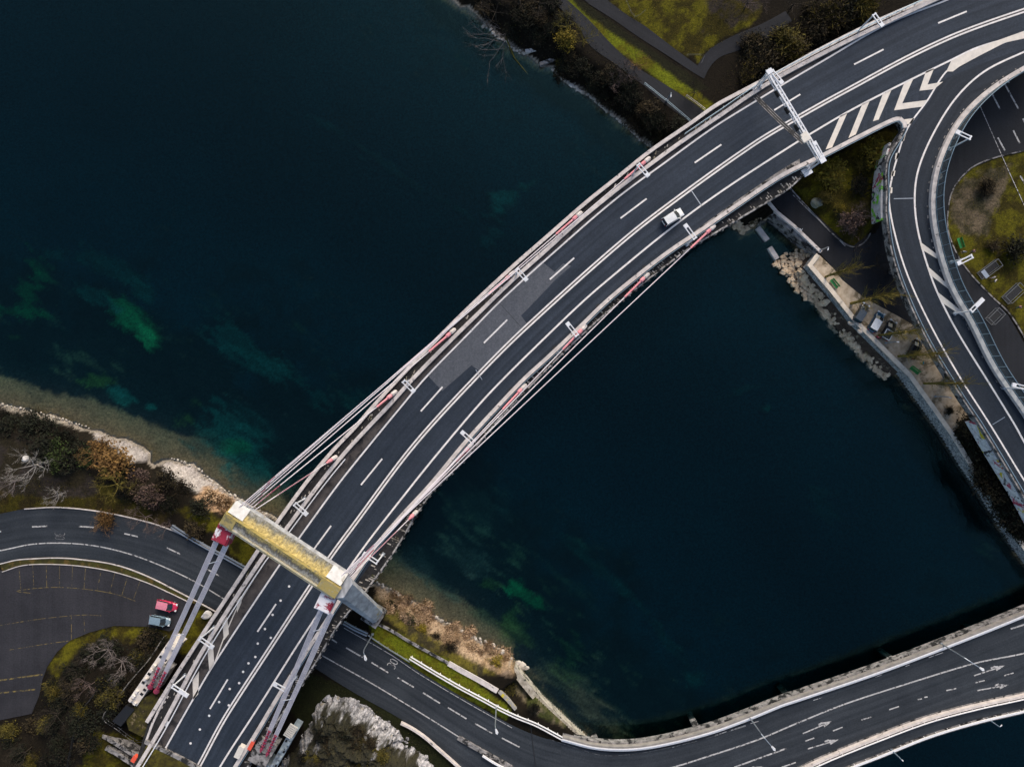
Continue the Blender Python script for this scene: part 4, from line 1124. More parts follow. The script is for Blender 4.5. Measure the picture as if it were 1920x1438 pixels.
for s, lab in (("1419,428 1437,452", "pale square concrete beam lying next to the riprap blocks"), ("1441,465 1455,487", "lower pale concrete beam lying in the shallow inlet")):
    wall("concrete_beam", s, WATER - 1.2, .8, .95, CONC, lab, "concrete beam", sm=False, zc_=WATER)
wall("railing_wall", zc(480, 998, "920,655 935,640"), 0, .3, .2, CONC, "tiny end post of the bank wall") if False else None
def fence(s, label, z=0.0, h=1.1, mat=BLUE, step=1.8, rails=(.55, 1.1), g=True, r=.045):
    w_ = [G(x, y) for x, y in spline(s if isinstance(s, list) else pts(s), 10)]
    root = thing("railing", label, "railing", w_[0])
    b = MB()
    for r_ in rails: b.tube([p + Vector((0, 0, h * r_ / 1.1)) for p in w_], r, 4)
    put("rail", b, mat, root)
    t = .1; k = 0
    while t < length(w_) and k < 60:
        p, d = along(w_, t); b = MB(); b.tube([p - Vector((0, 0, .2)), p + Vector((0, 0, h))], r * 1.1, 4); put("post", b, mat, root); t += step; k += 1
    return root
fence(zc(800, 0, "1330,520 1480,640 1610,750"), "thin blue grey railing on the river side of the footpath")
fence(zc(800, 0, "1585,595 1640,635 1700,680"), "short pale railing on the upper side of the footpath", mat=CONC)
fence(zc(0, 998, "640,930 590,985 500,1105 475,1210 440,1370 430,1440"), "dark wire railing of the path across the overgrown mound", mat=BLACK)
fence(zc(0, 998, "1025,625 920,780 830,880 740,1000 655,1115 740,1185 850,1262 915,1262"), "pale railing around the left stay anchorage", mat=CONCD, h=1.4)
fence(zc(800, 0, "1215,0 1275,115 1340,70"), "thin wire fence in the lawn at the top", mat=RAILG, h=.8, step=4, r=.012)
fence(zc(800, 0, "1590,345 1700,350 1680,395"), "thin wire fence at the corner of the footpaths", mat=RAILG, h=.8, step=4, r=.012)

# ---------------------------------------------------------------- sign gantry
STR = WHITE
ga, gb = P(1439, 139, 12.9), P(1538, 304, 12.9)
gd = (gb - ga).normalized(); gn = Vector((gd.y, -gd.x, 0))
if gn.x > 0: gn = -gn
gantry = thing("sign_gantry", "white lattice sign gantry spanning the road deck", "gantry", (ga.x, ga.y, D))
b = MB(); Lg = (gb - ga).length
for o_ in (-.28, .28):
    for h in (0, .8): b.bar(ga + gn * o_ + Vector((0, 0, h)), gb + gn * o_ + Vector((0, 0, h)), .22 if h else .16)
t = 0.0; k = 0
while t < Lg:
    c = ga + gd * t
    b.bar(c + gn * .28 + Vector((0, 0, .8)), c - gn * .28 + Vector((0, 0, .8)), .3 if k % 2 else .14, .06)
    for o_ in (-.28, .28): b.bar(c + gn * o_, c + gd * .6 * (1 if k % 2 else -1) + gn * o_ + Vector((0, 0, .8)), .08)
    t += .95; k += 1
put("beam", b, STR, gantry)
for end, base in ((ga, P(1415, 162, D)), (gb, P(1509, 322, D))):
    b = MB(); foot = Vector((end.x, end.y, D)) 
    for o_ in (-.45, .45):
        q = foot + gn * (o_ + .1); b.bar(q, Vector((q.x, q.y, 13.5)), .17)
    for h in (1.5, 3.5, 5.5): b.bar(foot + gn * -.35 + Vector((0, 0, h - .9)), foot + gn * .55 + Vector((0, 0, h)), .08)
    b.box(foot + Vector((0, 0, .15)), (1.5, 1.7, .35), axis=gd)
    put("post", b, STR, gantry)
    b = MB(); b.box(Vector((end.x, end.y, 13.9)), (.9, 1.1, .2), axis=gd); put("end_plate", b, STR, gantry)
for px, py in ((1456, 178), (1474, 209), (1492, 241)):
    c = P(px, py, 12.6); b = MB(); b.box(c + Vector((0, 0, .25)), (1.2, .25, .85), axis=gd)
    sp = put("lane_signal", b, BLACK, gantry); b = MB(); b.bar(c + Vector((0, 0, .5)), c - gn * .9 + Vector((0, 0, .6)), .45, .2); put("bracket", b, STR, sp)
b = MB(); b.box(P(1510, 258, 14.2), (1.7, 1.25, .5), axis=gd); b.box(P(1511, 260, 14.4), (1.0, 1.5, .25), axis=gd); put("control_box", b, CABIN, gantry)

# ---------------------------------------------------------------- twin-bar street lamps
def twin_lamp(label, top, end, zb=DECK, h=6.2, solid=False):
    A, E = P(*top, zb + h), P(*end, zb + h)
    d = (E - A).normalized(); n = Vector((d.y, -d.x, 0)); Ln = max((E - A).length, 2.2)
    E = A + d * Ln
    root = thing("street_lamp", label, "street lamp", (A.x, A.y, zb), group="white twin-bar street lamps")
    b = MB(); b.tube([(A.x, A.y, zb), (A.x, A.y, zb + h)], [.17, .12], 8); put("pole", b, STR, root)
    b = MB(); b.box((A.x, A.y, zb + .2), (.6, .6, .4), axis=d); put("base", b, GALV, root)
    for o_ in (-.3, .3):
        b = MB(); b.bar(A + n * o_ - d * .2, E + n * o_ - d * .5, .17, .18); put("arm", b, STR, root)
    b = MB(); b.bar(A - n * .42, A + n * .42, .26, .24); put("crossbar", b, STR, root)
    b = MB(); b.box(E - d * .35, (.75 if not solid else 2.0, .76, .22), axis=d); put("lamp_head", b, STR, root)
    b = MB(); b.box(E - d * .35 - Vector((0, 0, .14)), (.8, .6, .05), axis=d); put("lamp_lens", b, LAMPG, root)
for lab, t, e, z in [
    ("white twin-bar lamp on the outer rail above the sign gantry, topmost in the photo", (1639, 28), (1655, 50), D), ("white twin-bar lamp fixed to the upper end of the sign gantry", (1447, 134), (1467, 157), D + .6), ("white twin-bar lamp fixed to the lower end of the sign gantry", (1541, 294), (1526, 266), D + .6),
    ("white twin-bar lamp on the left barrier beside the farthest red sleeve", (1197, 309), (1216, 331), D), ("white twin-bar lamp on the left barrier next to the light repair patch", (969, 505), (988, 526), D), ("white twin-bar lamp on the left barrier just below the light repair patch", (757, 715), (777, 735), D), ("white twin-bar lamp on the left barrier nearest the river side of the pylon", (553, 945), (576, 965), D), ("white twin-bar lamp on the left barrier beside the cream hatch bars", (375, 1197), (400, 1214), D),
    ("white twin-bar lamp on the right barrier beside the white car", (1303, 447), (1284, 421), D), ("second white twin-bar lamp below the white car along the right barrier", (1082, 629), (1063, 605), D), ("third white twin-bar lamp below the white car, where stays cross the right barrier", (888, 829), (865, 809), D), ("white twin-bar lamp under the stays next to the right end of the pylon", (707, 1054), (681, 1037), D), ("white twin-bar lamp between the right back stays and the carriageway", (536, 1294), (513, 1281), D),
    ("white twin-bar lamp leaning out behind the glass barrier beside the park road", (1819, 259), (1793, 247), D), ("white twin-bar lamp behind the glass barrier beside the green bench", (1822, 481), (1795, 495), D), ("white twin-bar lamp behind the glass barrier at the right edge", (1926, 728), (1898, 721), D)]:
    twin_lamp(lab, t, e, z)
for lab, t, e, z in [("light grey lamp-like sign board standing at the left stay anchorage", (324, 1286), (347, 1301), D), ("light grey blank sign board on a pole leaning over the paved lane behind the glass barrier", (1821, 583), (1839, 565), D)]:
    twin_lamp(lab, t, e, z, 5.0, True)  # sign boards on poles, built from the lamp parts
def road_lamp(label, base, head, z=0.0, h=9.0, mat=GALV):
    B0 = P(*base, z); Hd = P(*head, z + h)
    d = Vector((Hd.x - B0.x, Hd.y - B0.y, 0)); 
    root = thing("street_lamp", label, "street lamp", B0, group="slender road lamps")
    b = MB(); b.tube([B0, B0 + Vector((0, 0, h * .93)), B0 + Vector((0, 0, h)) + d * .25, Hd], [.14, .1, .08, .07], 7); put("pole", b, mat, root)
    dn = d.normalized() if d.length > .1 else Vector((1, 0, 0))
    b = MB(); b.add([Hd + (dn * a + Vector((-dn.y, dn.x, 0)) * w + Vector((0, 0, zz_))) * min(1, h / 8) for a, w, zz_ in ((-.2, .16, 0), (-.2, -.16, 0), (.6, -.28, 0), (.95, 0, 0), (.6, .28, 0), (-.2, .12, .15), (-.2, -.12, .15), (.6, -.2, .2), (.85, 0, .15), (.6, .2, .2))],
        [(4, 3, 2, 1, 0), (5, 6, 7, 8, 9), (0, 1, 6, 5), (1, 2, 7, 6), (2, 3, 8, 7), (3, 4, 9, 8), (4, 0, 5, 9)]); put("lamp_head", b, WHITE, root)
    b = MB(); b.box(B0 + Vector((0, 0, .2)), (.4, .4, .4)); put("base", b, GALV, root)
road_lamp("slender grey lamp over the right street next to the pylon leg", (699, 1188), (684, 1230))
road_lamp("slender grey lamp at the start of the bend of the right street", (930.5, 1322), (930, 1368))
road_lamp("slender grey lamp over the low bridge, left of the two", (1403, 1341), (1448, 1400), h=8)
road_lamp("slender grey lamp over the low bridge above the right pair of arrows", (1764, 1206), (1838, 1252), h=8)
road_lamp("short blue grey lamp on the outer railing at the bottom right edge", (1851, 1346), (1876, 1361), h=3.6, mat=BLUE)
road_lamp("short blue grey lamp on the outer railing left of the other", (1670, 1404), (1691, 1424), h=3.6, mat=BLUE)
road_lamp("small grey lamp beside the footpath near the bridge abutment", (1250, 189), (1258, 179), h=4)
road_lamp("small grey lamp at the corner of gravel promenade and path", (1537, 470), (1553, 466), h=4)
road_lamp("thin grey lamp post lying over the gravel below the parked pickup", (1660, 643), (1682, 641), h=4)
road_lamp("thin grey lamp post at the lower end of the gravel promenade", (1753, 743), (1780, 745), h=4)

# ---------------------------------------------------------------- cars
GLS = plain("car_glass", (.03, .04, .05), .05, .3); TYRE = plain("tyre_rubber", (.008, .008, .008), .9)
HEADL = plain("headlight_glass", (.75, .78, .8), .1); TAILL = plain("tail_light", (.35, .01, .01), .2)
def car(label, c, front, col, L=4.25, W=1.78, z=0.0, roofc=None, pickup=False, roof=(-1.75, .35), rough=.25):
    rz = math.atan2(front[1] - c[1], front[0] - c[0]) * -1
    root = thing("parked_car" if z < 1 else "car", label, "car", P(*c, z), rz, None)
    body_m = plain("car_paint", col, rough, .1, .6); h = L / 2
    b = MB()
    st = [(-h, .52, .45, .78), (-h + .12, .86, .3, .92), (-h + .7, .96, .24, .98), (-.4, 1, .22, .97), (.75, 1, .22, .98), (h - 1.0, .97, .24, .93), (h - .45, .9, .26, .82), (h - .12, .74, .32, .68), (h, .5, .42, .58)]
    ring = []
    for x, w, zb, zt in st:
        hw = W / 2 * w
        ring.append([(x, -hw * .9, zb), (x, -hw, zb + .15), (x, -hw, zt - .22), (x, -hw * .9, zt - .04), (x, -hw * .55, zt + .02), (x, hw * .55, zt + .02), (x, hw * .9, zt - .04), (x, hw, zt - .22), (x, hw, zb + .15), (x, hw * .9, zb)])
    vs = [p for r_ in ring for p in r_]; fs = [tuple(range(10)), tuple(reversed(range(80, 90)))]
    for k in range(8): fs += [(10*k + i, 10*k + 10 + i, 10*k + 10 + (i + 1) % 10, 10*k + (i + 1) % 10) for i in range(10)]
    b.add(vs, fs); put("body", b, body_m, root, True, True)
    x0, x1 = roof; ht = 1.5; wb, wt = W / 2 * .95, W / 2 * .82
    lo = [(x0 - .28, -wb), (x1 + .85, -wb * .95), (x1 + .98, 0), (x1 + .85, wb * .95), (x0 - .28, wb), (x0 - .36, 0)]
    hi = [(x0, -wt), (x1, -wt), (x1 + .1, 0), (x1, wt), (x0, wt), (x0 - .05, 0)]
    vs = [(x, y, .9) for x, y in lo] + [(x, y, ht - .05 if y else ht) for x, y in hi]
    names = ["side_window", "windscreen", "windscreen", "side_window", "rear_window", "rear_window"]
    for part, idxs in (("side_window", (0,)), ("windscreen", (1, 2)), ("side_window", (3,)), ("rear_window", (4, 5))):
        b = MB(); b.add(vs, [(i, (i + 1) % 6, 6 + (i + 1) % 6, 6 + i) for i in idxs]); put(part, b, GLS, root, False, True)
    b = MB(); top = [(x, y * 1.03, ht - .03 if y else ht - .01) for x, y in hi]; low = [(x, y * 1.04, ht - .1) for x, y in hi]
    b.add(top + [((x0 + x1) / 2, 0, ht + .01)] + low, [(i, (i + 1) % 6, 6) for i in range(6)] + [(7 + i, 7 + (i + 1) % 6, (i + 1) % 6, i) for i in range(6)])
    put("roof", b, plain("roof_paint", roofc or col, rough, .1, .6), root, False, True)
    b = MB()
    for i, j in ((0, 0), (1, 1), (3, 3), (4, 4)): b.bar(vs[i], vs[6 + j], .09)
    put("pillars", b, body_m, root, False, True)
    for sx in (-h + .82, h - .85):
        for sy in (-1, 1):
            b = MB(); b.tube([(sx, sy * (W / 2 - .2), .32), (sx, sy * (W / 2 + .01), .32)], .32, 14); w_ = put("wheel", b, TYRE, root, False, True)
            b = MB(); b.tube([(sx, sy * (W / 2 - .05), .32), (sx, sy * (W / 2 + .03), .32)], .2, 10); put("rim", b, GALV, w_, False, True)
    for sy in (-1, 1):
        b = MB(); b.box((h - .22, sy * W * .34, .67), (.34, .36, .16)); put("headlight", b, HEADL, root, False, True)
        b = MB(); b.box((-h + .1, sy * W * .36, .78), (.16, .3, .2)); put("tail_light", b, TAILL, root, False, True)
        b = MB(); b.box((x1 + .55, sy * (W / 2 + .1), 1.0), (.16, .24, .14)); put("mirror", b, body_m, root, False, True)
    if pickup:
        b = MB(); bx0, bx1 = -h + .1, -.3
        for a_, c_ in (((bx0, -.75), (bx1, -.75)), ((bx0, .75), (bx1, .75)), ((bx0, -.75), (bx0, .75)), ((bx1, -.75), (bx1, .75))): b.bar((*a_, 1.62), (*c_, 1.62), .14)
        put("roof_rack", b, WHITE, root, False, True)
    return root
car("white car driving in the right lane of the bridge deck", (1260, 409), (1281, 396), (.78, .78, .76), 4.3, 1.8, D)
car("red car with pale pink roof parked in the lot beside the back stays", (316, 1133), (337, 1138), (.6, .03, .09), 4.2, 1.75, .045, (.75, .25, .32))
car("silver blue car parked below the red car", (303, 1161), (325, 1165), (.22, .31, .37), 4.2, 1.72, .045)
car("dark grey car half under the poplar, parked on the gravel", (1612, 587), (1622, 571), (.022, .027, .033), 4.2, 1.75, .07, (.06, .075, .09))
car("dark blue car with a white roof parked on the gravel", (1640, 604), (1650, 587), (.015, .07, .13), 4.5, 1.85, .07, (.85, .85, .84))
car("black car with a white rack frame parked right of the blue car", (1663, 619), (1673, 602), (.02, .02, .022), 4.4, 1.8, .07, (.035, .04, .045), True)
car("black car with grey roof parked under the slip road edge", (1712, 654), (1721, 638), (.007, .007, .008), 4.3, 1.8, .07, (.02, .025, .03))

# ---------------------------------------------------------------- small street furniture
def bench(label, c, e):
    d0, d1 = P(*c), P(*e); rz = math.atan2(d1.y - d0.y, d1.x - d0.x)
    root = thing("park_bench", label, "bench", (d0.x, d0.y, ground_height(d0.x, d0.y) + .05), rz, "green park benches")
    b = MB()
    for i in range(4): b.box((0, -.24 + i * .15, .46), (2.1, .13, .05))
    put("seat", b, GREENB, root, False, True)
    b = MB()
    for i in range(3): b.box((0, .36 + i * .04, .6 + i * .16), (2.1, .05, .13))
    put("backrest", b, GREENB, root, False, True)
    for x in (-.8, .8):
        b = MB(); b.bar((x, -.22, 0), (x, -.22, .45), .07); b.bar((x, .28, 0), (x, .46, .98), .07); b.bar((x, -.25, .43), (x, .3, .43), .06); put("leg", b, BLACK, root, False, True)
bench("green bench on the gravel promenade near the quay corner", (1562, 533), (1571, 544)); bench("green bench at the lower end of the gravel below the cars", (1712, 695), (1721, 702)); bench("green bench at the edge of the grass island", (1797, 457), (1801, 469))
def enclosure(label, c, e, L, W, plate=False, h=1.25):
    d0, d1 = P(*c, .05), P(*e, .05); rz = math.atan2(d1.y - d0.y, d1.x - d0.x)
    root = thing("railing_enclosure", label, "railing", d0, rz, "metal framed enclosures by the grass island")
    b = MB(); b.box((0, 0, .03), (L - .1, W - .1, .04)); put("pit_shade_slab", b, BLACK, root, False, True)  # black slab laid in for the darkness of an open pit
    for nm, zz_, w in (("top_rail", h, .07), ("bottom_rail", .12, .06)):
        b = MB()
        for a_, c_ in (((-L/2, -W/2), (L/2, -W/2)), ((L/2, -W/2), (L/2, W/2)), ((L/2, W/2), (-L/2, W/2)), ((-L/2, W/2), (-L/2, -W/2))): b.bar((*a_, zz_), (*c_, zz_), w)
        put(nm, b, RAILG, root, False, True)
    for x in (-L/2, L/2):
        for y in (-W/2, W/2): b = MB(); b.bar((x, y, 0), (x, y, h), .09); put("post", b, RAILG, root, False, True)
    if plate: b = MB(); b.box((-L/2 + .4, 0, h + .06), (.85, W + .1, .06)); put("end_plate", b, GALV, root, False, True)
enclosure("longest dark framed enclosure with a grey plate at its lower end", (1852, 506), (1868, 494), 4.3, 1.6, True); enclosure("dark framed enclosure next to the yellow green rail", (1897, 551), (1913, 536), 4.0, 1.9); enclosure("small pale framed enclosure on the paved lane", (1862, 594), (1872, 584), 2.9, 1.8)
b = MB(); 
def boxthing(name, label, cat, c, size, axis_to, mat, z=0.0, lid=None):
    d0, d1 = P(*c, z), P(*axis_to, z); d = (d1 - d0).normalized()
    root = thing(name, label, cat, d0)
    b = MB(); b.box(d0 + Vector((0, 0, size[2] / 2)), size, axis=d); put("case", b, mat, root)
    b = MB(); b.box(d0 + Vector((0, 0, size[2] + .05)), (size[0] + .12, size[1] + .12, .1), axis=d); put("lid", b, lid or mat, root)
    b = MB(); n = Vector((d.y, -d.x, 0)); b.box(d0 - n * (size[1] / 2 + .02) + Vector((0, 0, size[2] / 2)), (size[0] * .4, .05, size[2] * .7), axis=d); put("door", b, GALV, root)
boxthing("cabinet", "pale rectangular cabinet at the bottom edge beside the carriageway", "cabinet", (453, 1404), (2.2, 1.0, 1.2), (458, 1394), CABIN, D)
boxthing("barrier_end", "orange red crash block at the right barrier end by the anchorage", "crash block", (474, 1393), (1.6, .6, .9), (479, 1384), ORANGE, D)
boxthing("barrier_end", "orange red block at the grass roof near the bottom left", "crash block", (256, 1418), (1.1, .7, .9), (262, 1408), ORANGE, 6)
boxthing("manhole_box", "small blue rimmed inspection box on the concrete strip by the anchorage", "inspection box", (312, 1354), (.9, .8, .15), (318, 1346), BLUE, D + .02, WHITE)
# low stone bollard rings by the quay, boulders on the lawns
STONEW = M("white_stone", (.6, .58, .56), (.4, .39, .38), 1.5, .9)
def stone_mesh(seed, name, mat, flat=.7, rough_=.28, blocky=False):
    import bmesh
    bm = bmesh.new()
    if blocky:
        bmesh.ops.create_cube(bm, size=1.7); bmesh.ops.subdivide_edges(bm, edges=bm.edges[:], cuts=2, use_grid_fill=True)
        for v in bm.verts: v.co = v.co.lerp(v.co.normalized() * 1.0, .2)
    else: bmesh.ops.create_icosphere(bm, subdivisions=2, radius=1)
    for v in bm.verts:
        n_ = mnoise.noise(v.co * 1.1 + Vector((seed * 7.1, 3, seed))) * rough_ * 1.6 + mnoise.noise(v.co * 2.6 + Vector((seed, 9, 1))) * rough_ * .5
        v.co *= 1 + n_
        v.co.z *= flat
    me = bpy.data.meshes.new(name); bm.to_mesh(me); bm.free(); me.materials.append(mat)
    return me
RIPM = M("riprap_stone", (.76, .59, .4), (.42, .31, .2), .6, .95, (.11, .085, .04), .35, .57, .5)
ROCKG = M("mossy_boulder", (.3, .3, .25), (.14, .15, .1), 1.2, .95, bump=.5)
rip = [stone_mesh(i, "riprap_stone", RIPM, .7, .36, True) for i in range(6)]
peb = [stone_mesh(i + 20, "shore_stone", M("shore_stone", (.6, .54, .47), (.32, .28, .23), .6, .95) if i == 0 else None, .7) for i in range(1)]
for i in range(4):
    m_ = stone_mesh(30 + i, "shore_stone", peb[0].materials[0], .6); peb.append(m_)
def stone(name, me, loc, s, label, group, cat="stone", r=None):
    o = bpy.data.objects.new(name, me); COL.objects.link(o); o.location = loc
    r = r or random
    o.rotation_euler = (r.uniform(-.25, .25), r.uniform(-.25, .25), r.uniform(0, 6.28)); o.scale = (s * r.uniform(.85, 1.25), s * r.uniform(.75, 1.1), s)
    return tag(o, label, cat, group)
r = random.Random(11)
riprap_poly = zc(1340, 360, "345,432 400,395 480,360 590,335 625,372 510,470 520,520 575,580 640,660 720,740 800,850 850,915 810,910 740,860 690,790 610,755 560,690 545,640 490,600 470,555 430,520 385,480")
cells = []
y = min(p[1] for p in riprap_poly)
arrp = riprap_poly
while y < max(p[1] for p in arrp):
    x = min(p[0] for p in arrp)
    while x < max(p[0] for p in arrp):
        qx, qy = x + r.uniform(-2, 2), y + r.uniform(-2, 2)
        if qx < 1512 and inside(np.array([qx]), np.array([qy]), arrp)[0]: cells.append((qx, qy))
        x += 7.0
    y += 7.0
for i, (qx, qy) in enumerate(cells):
    s = r.uniform(.26, .56)
    stone("riprap_stone", rip[i % 6], P(qx, qy, WATER + .35 + r.uniform(-.1, .25) + (.5 if qy < 520 and qx > 1490 else 0)), s, "sandy coloured riprap block piled at the foot of the quay corner", "riprap blocks at the quay corner", "riprap block", r)
berm = [p for p in qw if P(1510, 500).x < p.x < P(1696, 716).x]
b = MB(); A_, B_ = offset(berm, .02), offset(berm, 2.1)
b.add([v for i in range(len(berm)) for v in ((A_[i].x, A_[i].y, -1.9), (B_[i].x, B_[i].y, WATER - .5), (B_[i].x, B_[i].y, WATER - 2), (A_[i].x, A_[i].y, WATER - 2))], [(4*i + k, 4*i + (k + 1) % 4, 4*i + 4 + (k + 1) % 4, 4*i + 4 + k) for i in range(len(berm) - 1) for k in range(4)])
tag(put("stone_berm", b, M("berm_soil", (.075, .05, .035), (.03, .02, .014), 1.1, .95, (.2, .16, .11), 1.3, .58)), "brown earth and rubble berm along the foot of the quay wall", "berm")
Lb_ = length(berm)
for i in range(230):
    t = r.uniform(.2, Lb_ - .3); p, d = along(berm, t); n = Vector((d.y, -d.x, 0)); o_ = r.uniform(.5, 2.3) if t < 12 else 2.2 - abs(r.gauss(0, .5))
    gap = 17 < t < 20
    if gap and r.random() < .75: continue
    z_ = -1.9 + (WATER + 1.4) / 2.1 * o_
    q = p + n * o_
    stone("riprap_stone", rip[r.randrange(6)], Vector((q.x, q.y, z_ + .12)), r.uniform(.24, .66), "sandy riprap stone lying tight against the foot of the quay wall", "riprap stones along the quay wall", "riprap stone", r)
for poly, lab, gp in ((zc(1340, 360, "100,185 160,150 240,110 330,60 390,120 390,150 330,165 250,205 170,265 130,225"), "mossy riprap block under the right edge of the bridge deck", "riprap blocks under the bridge"),):
    y = min(p[1] for p in poly)
    while y < max(p[1] for p in poly):
        x = min(p[0] for p in poly)
        while x < max(p[0] for p in poly):
            qx, qy = x + r.uniform(-2, 2), y + r.uniform(-2, 2)
            if inside(np.array([qx]), np.array([qy]), poly)[0]:
                stone("riprap_stone", rip[r.randrange(6)], P(qx, qy, WATER + .5), r.uniform(.28, .75), lab, gp, "riprap block", r)
            x += 8.0
        y += 8.0
for s, lab, gp, dens, s0, s1, spread in (("905,45 940,72 965,92 985,100", "small pale stone on the pebble shore at the top", "stones on the upper pebble shore", 4, .18, .4, 6), ("1036,130 1060,153 1080,165 1106,181 1137,208", "pale stone lining the dark upper bank between the jetties and the bend", "stones lining the upper bank", 4.2, .22, .5, 3), ("1137,208 1176,239 1198,260 1222,276", "small pale stone along the upper bank near the bridge", "stones along the upper bank near the bridge", 4.5, .15, .35, 3),
    ("321,859 361,874 398,902 434,926 465,945 500,962", "stone at the water edge of the left gravel beach", "stones edging the left gravel beach", 6.5, .15, .4, 3), ("705,1092 755,1120 801,1148 847,1172 893,1197 939,1218", "stone at the water edge of the reed bank", "stones edging the reed bank", 5.5, .2, .45, 4), ("940,1220 962,1240 985,1250", "large pale stone at the end of the reed bank", "large stones at the end of the reed bank", 5, .4, .8, 7), ("0,757 40,766 107,783 165,801", "pale pebble stone along the left shore hedge", "stones along the left shore hedge", 6, .12, .3, 3)):
    sp = spline(pts(s), dens)
    for px, py in sp:
        qx, qy = px + r.uniform(-spread, spread) * .6, py + r.uniform(-spread, spread) * .6
        stone("shore_stone", peb[r.randrange(5)], P(qx, qy, WATER + r.uniform(.0, .25)), r.uniform(s0, s1), lab, gp, "stone", r)
for c, s, lab, mt in (((1531, 381), 1.15, "large pale boulder on the grass triangle under the slip road", ROCKG), ((389, 1152), .95, "pale rounded boulder on the grass left of the deck edge", STONEW), ((499, 912), .5, "white stone on the bank just above the pylon beam", STONEW), ((50, 860), .6, "white stone among the bare tree twigs on the left bank", STONEW)):
    o = stone("boulder", stone_mesh(int(c[0]), "boulder", mt, .7), G(*c) + Vector((0, 0, .3)), s, lab, None, "boulder", r)
del o
for c, lab in (((1597, 602), "short curved row of pale stones at the quay beside the dark grey car"), ((1609, 613), "longer curved row of pale stones at the quay beside the blue car")):
    b = MB(); k = 6 if c[0] < 1600 else 8
    root = thing("stone_ring", lab, "stone ring", P(*c))
    for i in range(k):
        a = i * (.6 if k < 8 else .5) - .6; q = P(c[0] + 6 * math.cos(a) + (i if k == 8 else 0), c[1] + 6 * math.sin(a) + (i * .8 if k == 8 else 0), .28)
        o = bpy.data.objects.new("stone", peb[0]); COL.objects.link(o); o.parent = root; o.matrix_parent_inverse = Matrix.Translation(-root.location); o.location = q; o.scale = (.34, .34, .34)
# bicycle on the path wall
root = thing("bicycle", "white bicycle leaning on the wall of the path over the inlet", "bicycle", P(1497, 431, .05), R(-40))
for x in (-.52, .52):
    b = MB(); b.tube([(x + .34 * math.cos(a), .02 * math.sin(a), .35 + .34 * math.sin(a)) for a in np.linspace(0, 6.283, 17)], .035, 5); put("wheel", b, TYRE, root, False, True)
b = MB()
for a_, c_ in (((-.52, 0, .35), (-.12, 0, .35)), ((-.12, 0, .35), (-.25, 0, .85)), ((-.25, 0, .85), (.38, 0, .85)), ((-.12, 0, .35), (.38, 0, .8)), ((.38, 0, .95), (.52, 0, .35)), ((-.52, 0, .35), (-.25, 0, .85))): b.tube([a_, c_], .045, 6)
put("frame", b, WHITE, root, False, True)
b = MB(); b.tube([(.3, -.32, 1.0), (.4, 0, 1.02), (.3, .32, 1.0)], .035, 5); put("handlebar", b, WHITE, root, False, True)
b = MB(); b.box((-.28, 0, .92), (.28, .16, .07)); put("saddle", b, BLACK, root, False, True)
for c in ((1549, 519), (1594, 569)):
    pass

# ---------------------------------------------------------------- people
SKIN = plain("skin", (.5, .3, .22), .6); HAIR = plain("dark_hair", (.03, .02, .015), .7)
def skinned(name, verts, edges, radii, mat, parent, root=0):
    me = bpy.data.meshes.new(name); me.from_pydata(verts, edges, []); me.materials.append(mat)
    o = bpy.data.objects.new(name, me); COL.objects.link(o); o.parent = parent
    sk = o.modifiers.new("skin", 'SKIN'); sk.use_smooth_shade = True
    for i, v in enumerate(me.skin_vertices[0].data):
        v.radius = (radii[i], radii[i]); v.use_root = (i == root)
    ss = o.modifiers.new("sub", 'SUBSURF'); ss.levels = 1; ss.render_levels = 1
    return o
def person(label, c, rz, top, legs, z=.05, swing=.18, child=1.0):
    q = P(*c, z); root = thing("person", label, "person", q, rz); root.scale = (child,) * 3
    J = [(0, 0, .95), (0, 0, 1.2), (0, 0, 1.42), (.02, 0, 1.53), (.04, 0, 1.66), (.03, 0, 1.74),
         (0, .19, 1.4), (-.06, .24, 1.14), (.06, .25, .9), (0, -.19, 1.4), (.06, -.24, 1.14), (.16, -.24, .9),
         (0, .1, .9), (swing * .6, .1, .5), (swing * .3, .1, .09), (swing * .3 + .17, .11, .05), (0, -.1, .9), (-swing * .3, -.1, .5), (-swing * 1.2, -.1, .1), (-swing * 1.2 + .17, -.11, .05),
         (.09, .26, .82), (.19, -.24, .82)]
    E = [(0, 1), (1, 2), (2, 3), (3, 4), (4, 5), (2, 6), (6, 7), (7, 8), (2, 9), (9, 10), (10, 11), (0, 12), (12, 13), (13, 14), (14, 15), (0, 16), (16, 17), (17, 18), (18, 19), (8, 20), (11, 21)]
    Rr = [.13, .13, .14, .055, .095, .07, .065, .05, .038, .065, .05, .038, .09, .06, .042, .035, .09, .06, .042, .035, .03, .03]
    skinned("body", J, E, Rr, SKIN, root)
    k = [0, 1, 2, 6, 7, 8, 9, 10, 11]
    skinned("jacket", [J[i] for i in k], [(0, 1), (1, 2), (2, 3), (3, 4), (4, 5), (2, 6), (6, 7), (7, 8)], [.17, .165, .16, .09, .07, .055, .09, .07, .055], plain("jacket_cloth", top, .9), root)
    k = [0, 12, 13, 14, 16, 17, 18]
    skinned("trousers", [J[i] for i in k], [(0, 1), (1, 2), (2, 3), (0, 4), (4, 5), (5, 6)], [.15, .11, .08, .06, .11, .08, .06], plain("trouser_cloth", legs, .9), root)
    b = MB(); b.tube([(.0, 0, 1.66), (.0, 0, 1.74), (.01, 0, 1.79)], [.1, .11, .04], 8); put("hair", b, HAIR, root, True, True)
person("person in a white top standing at the edge of the grass island", (1802, 474), 1.2, (.8, .8, .8), (.08, .12, .16))
person("person in a faded pink top on the grass island", (1819, 473), .3, (.6, .3, .3), (.1, .1, .12))
person("person in a white top on the paved yard between two enclosures", (1859, 528), -.6, (.8, .8, .8), (.05, .05, .06))
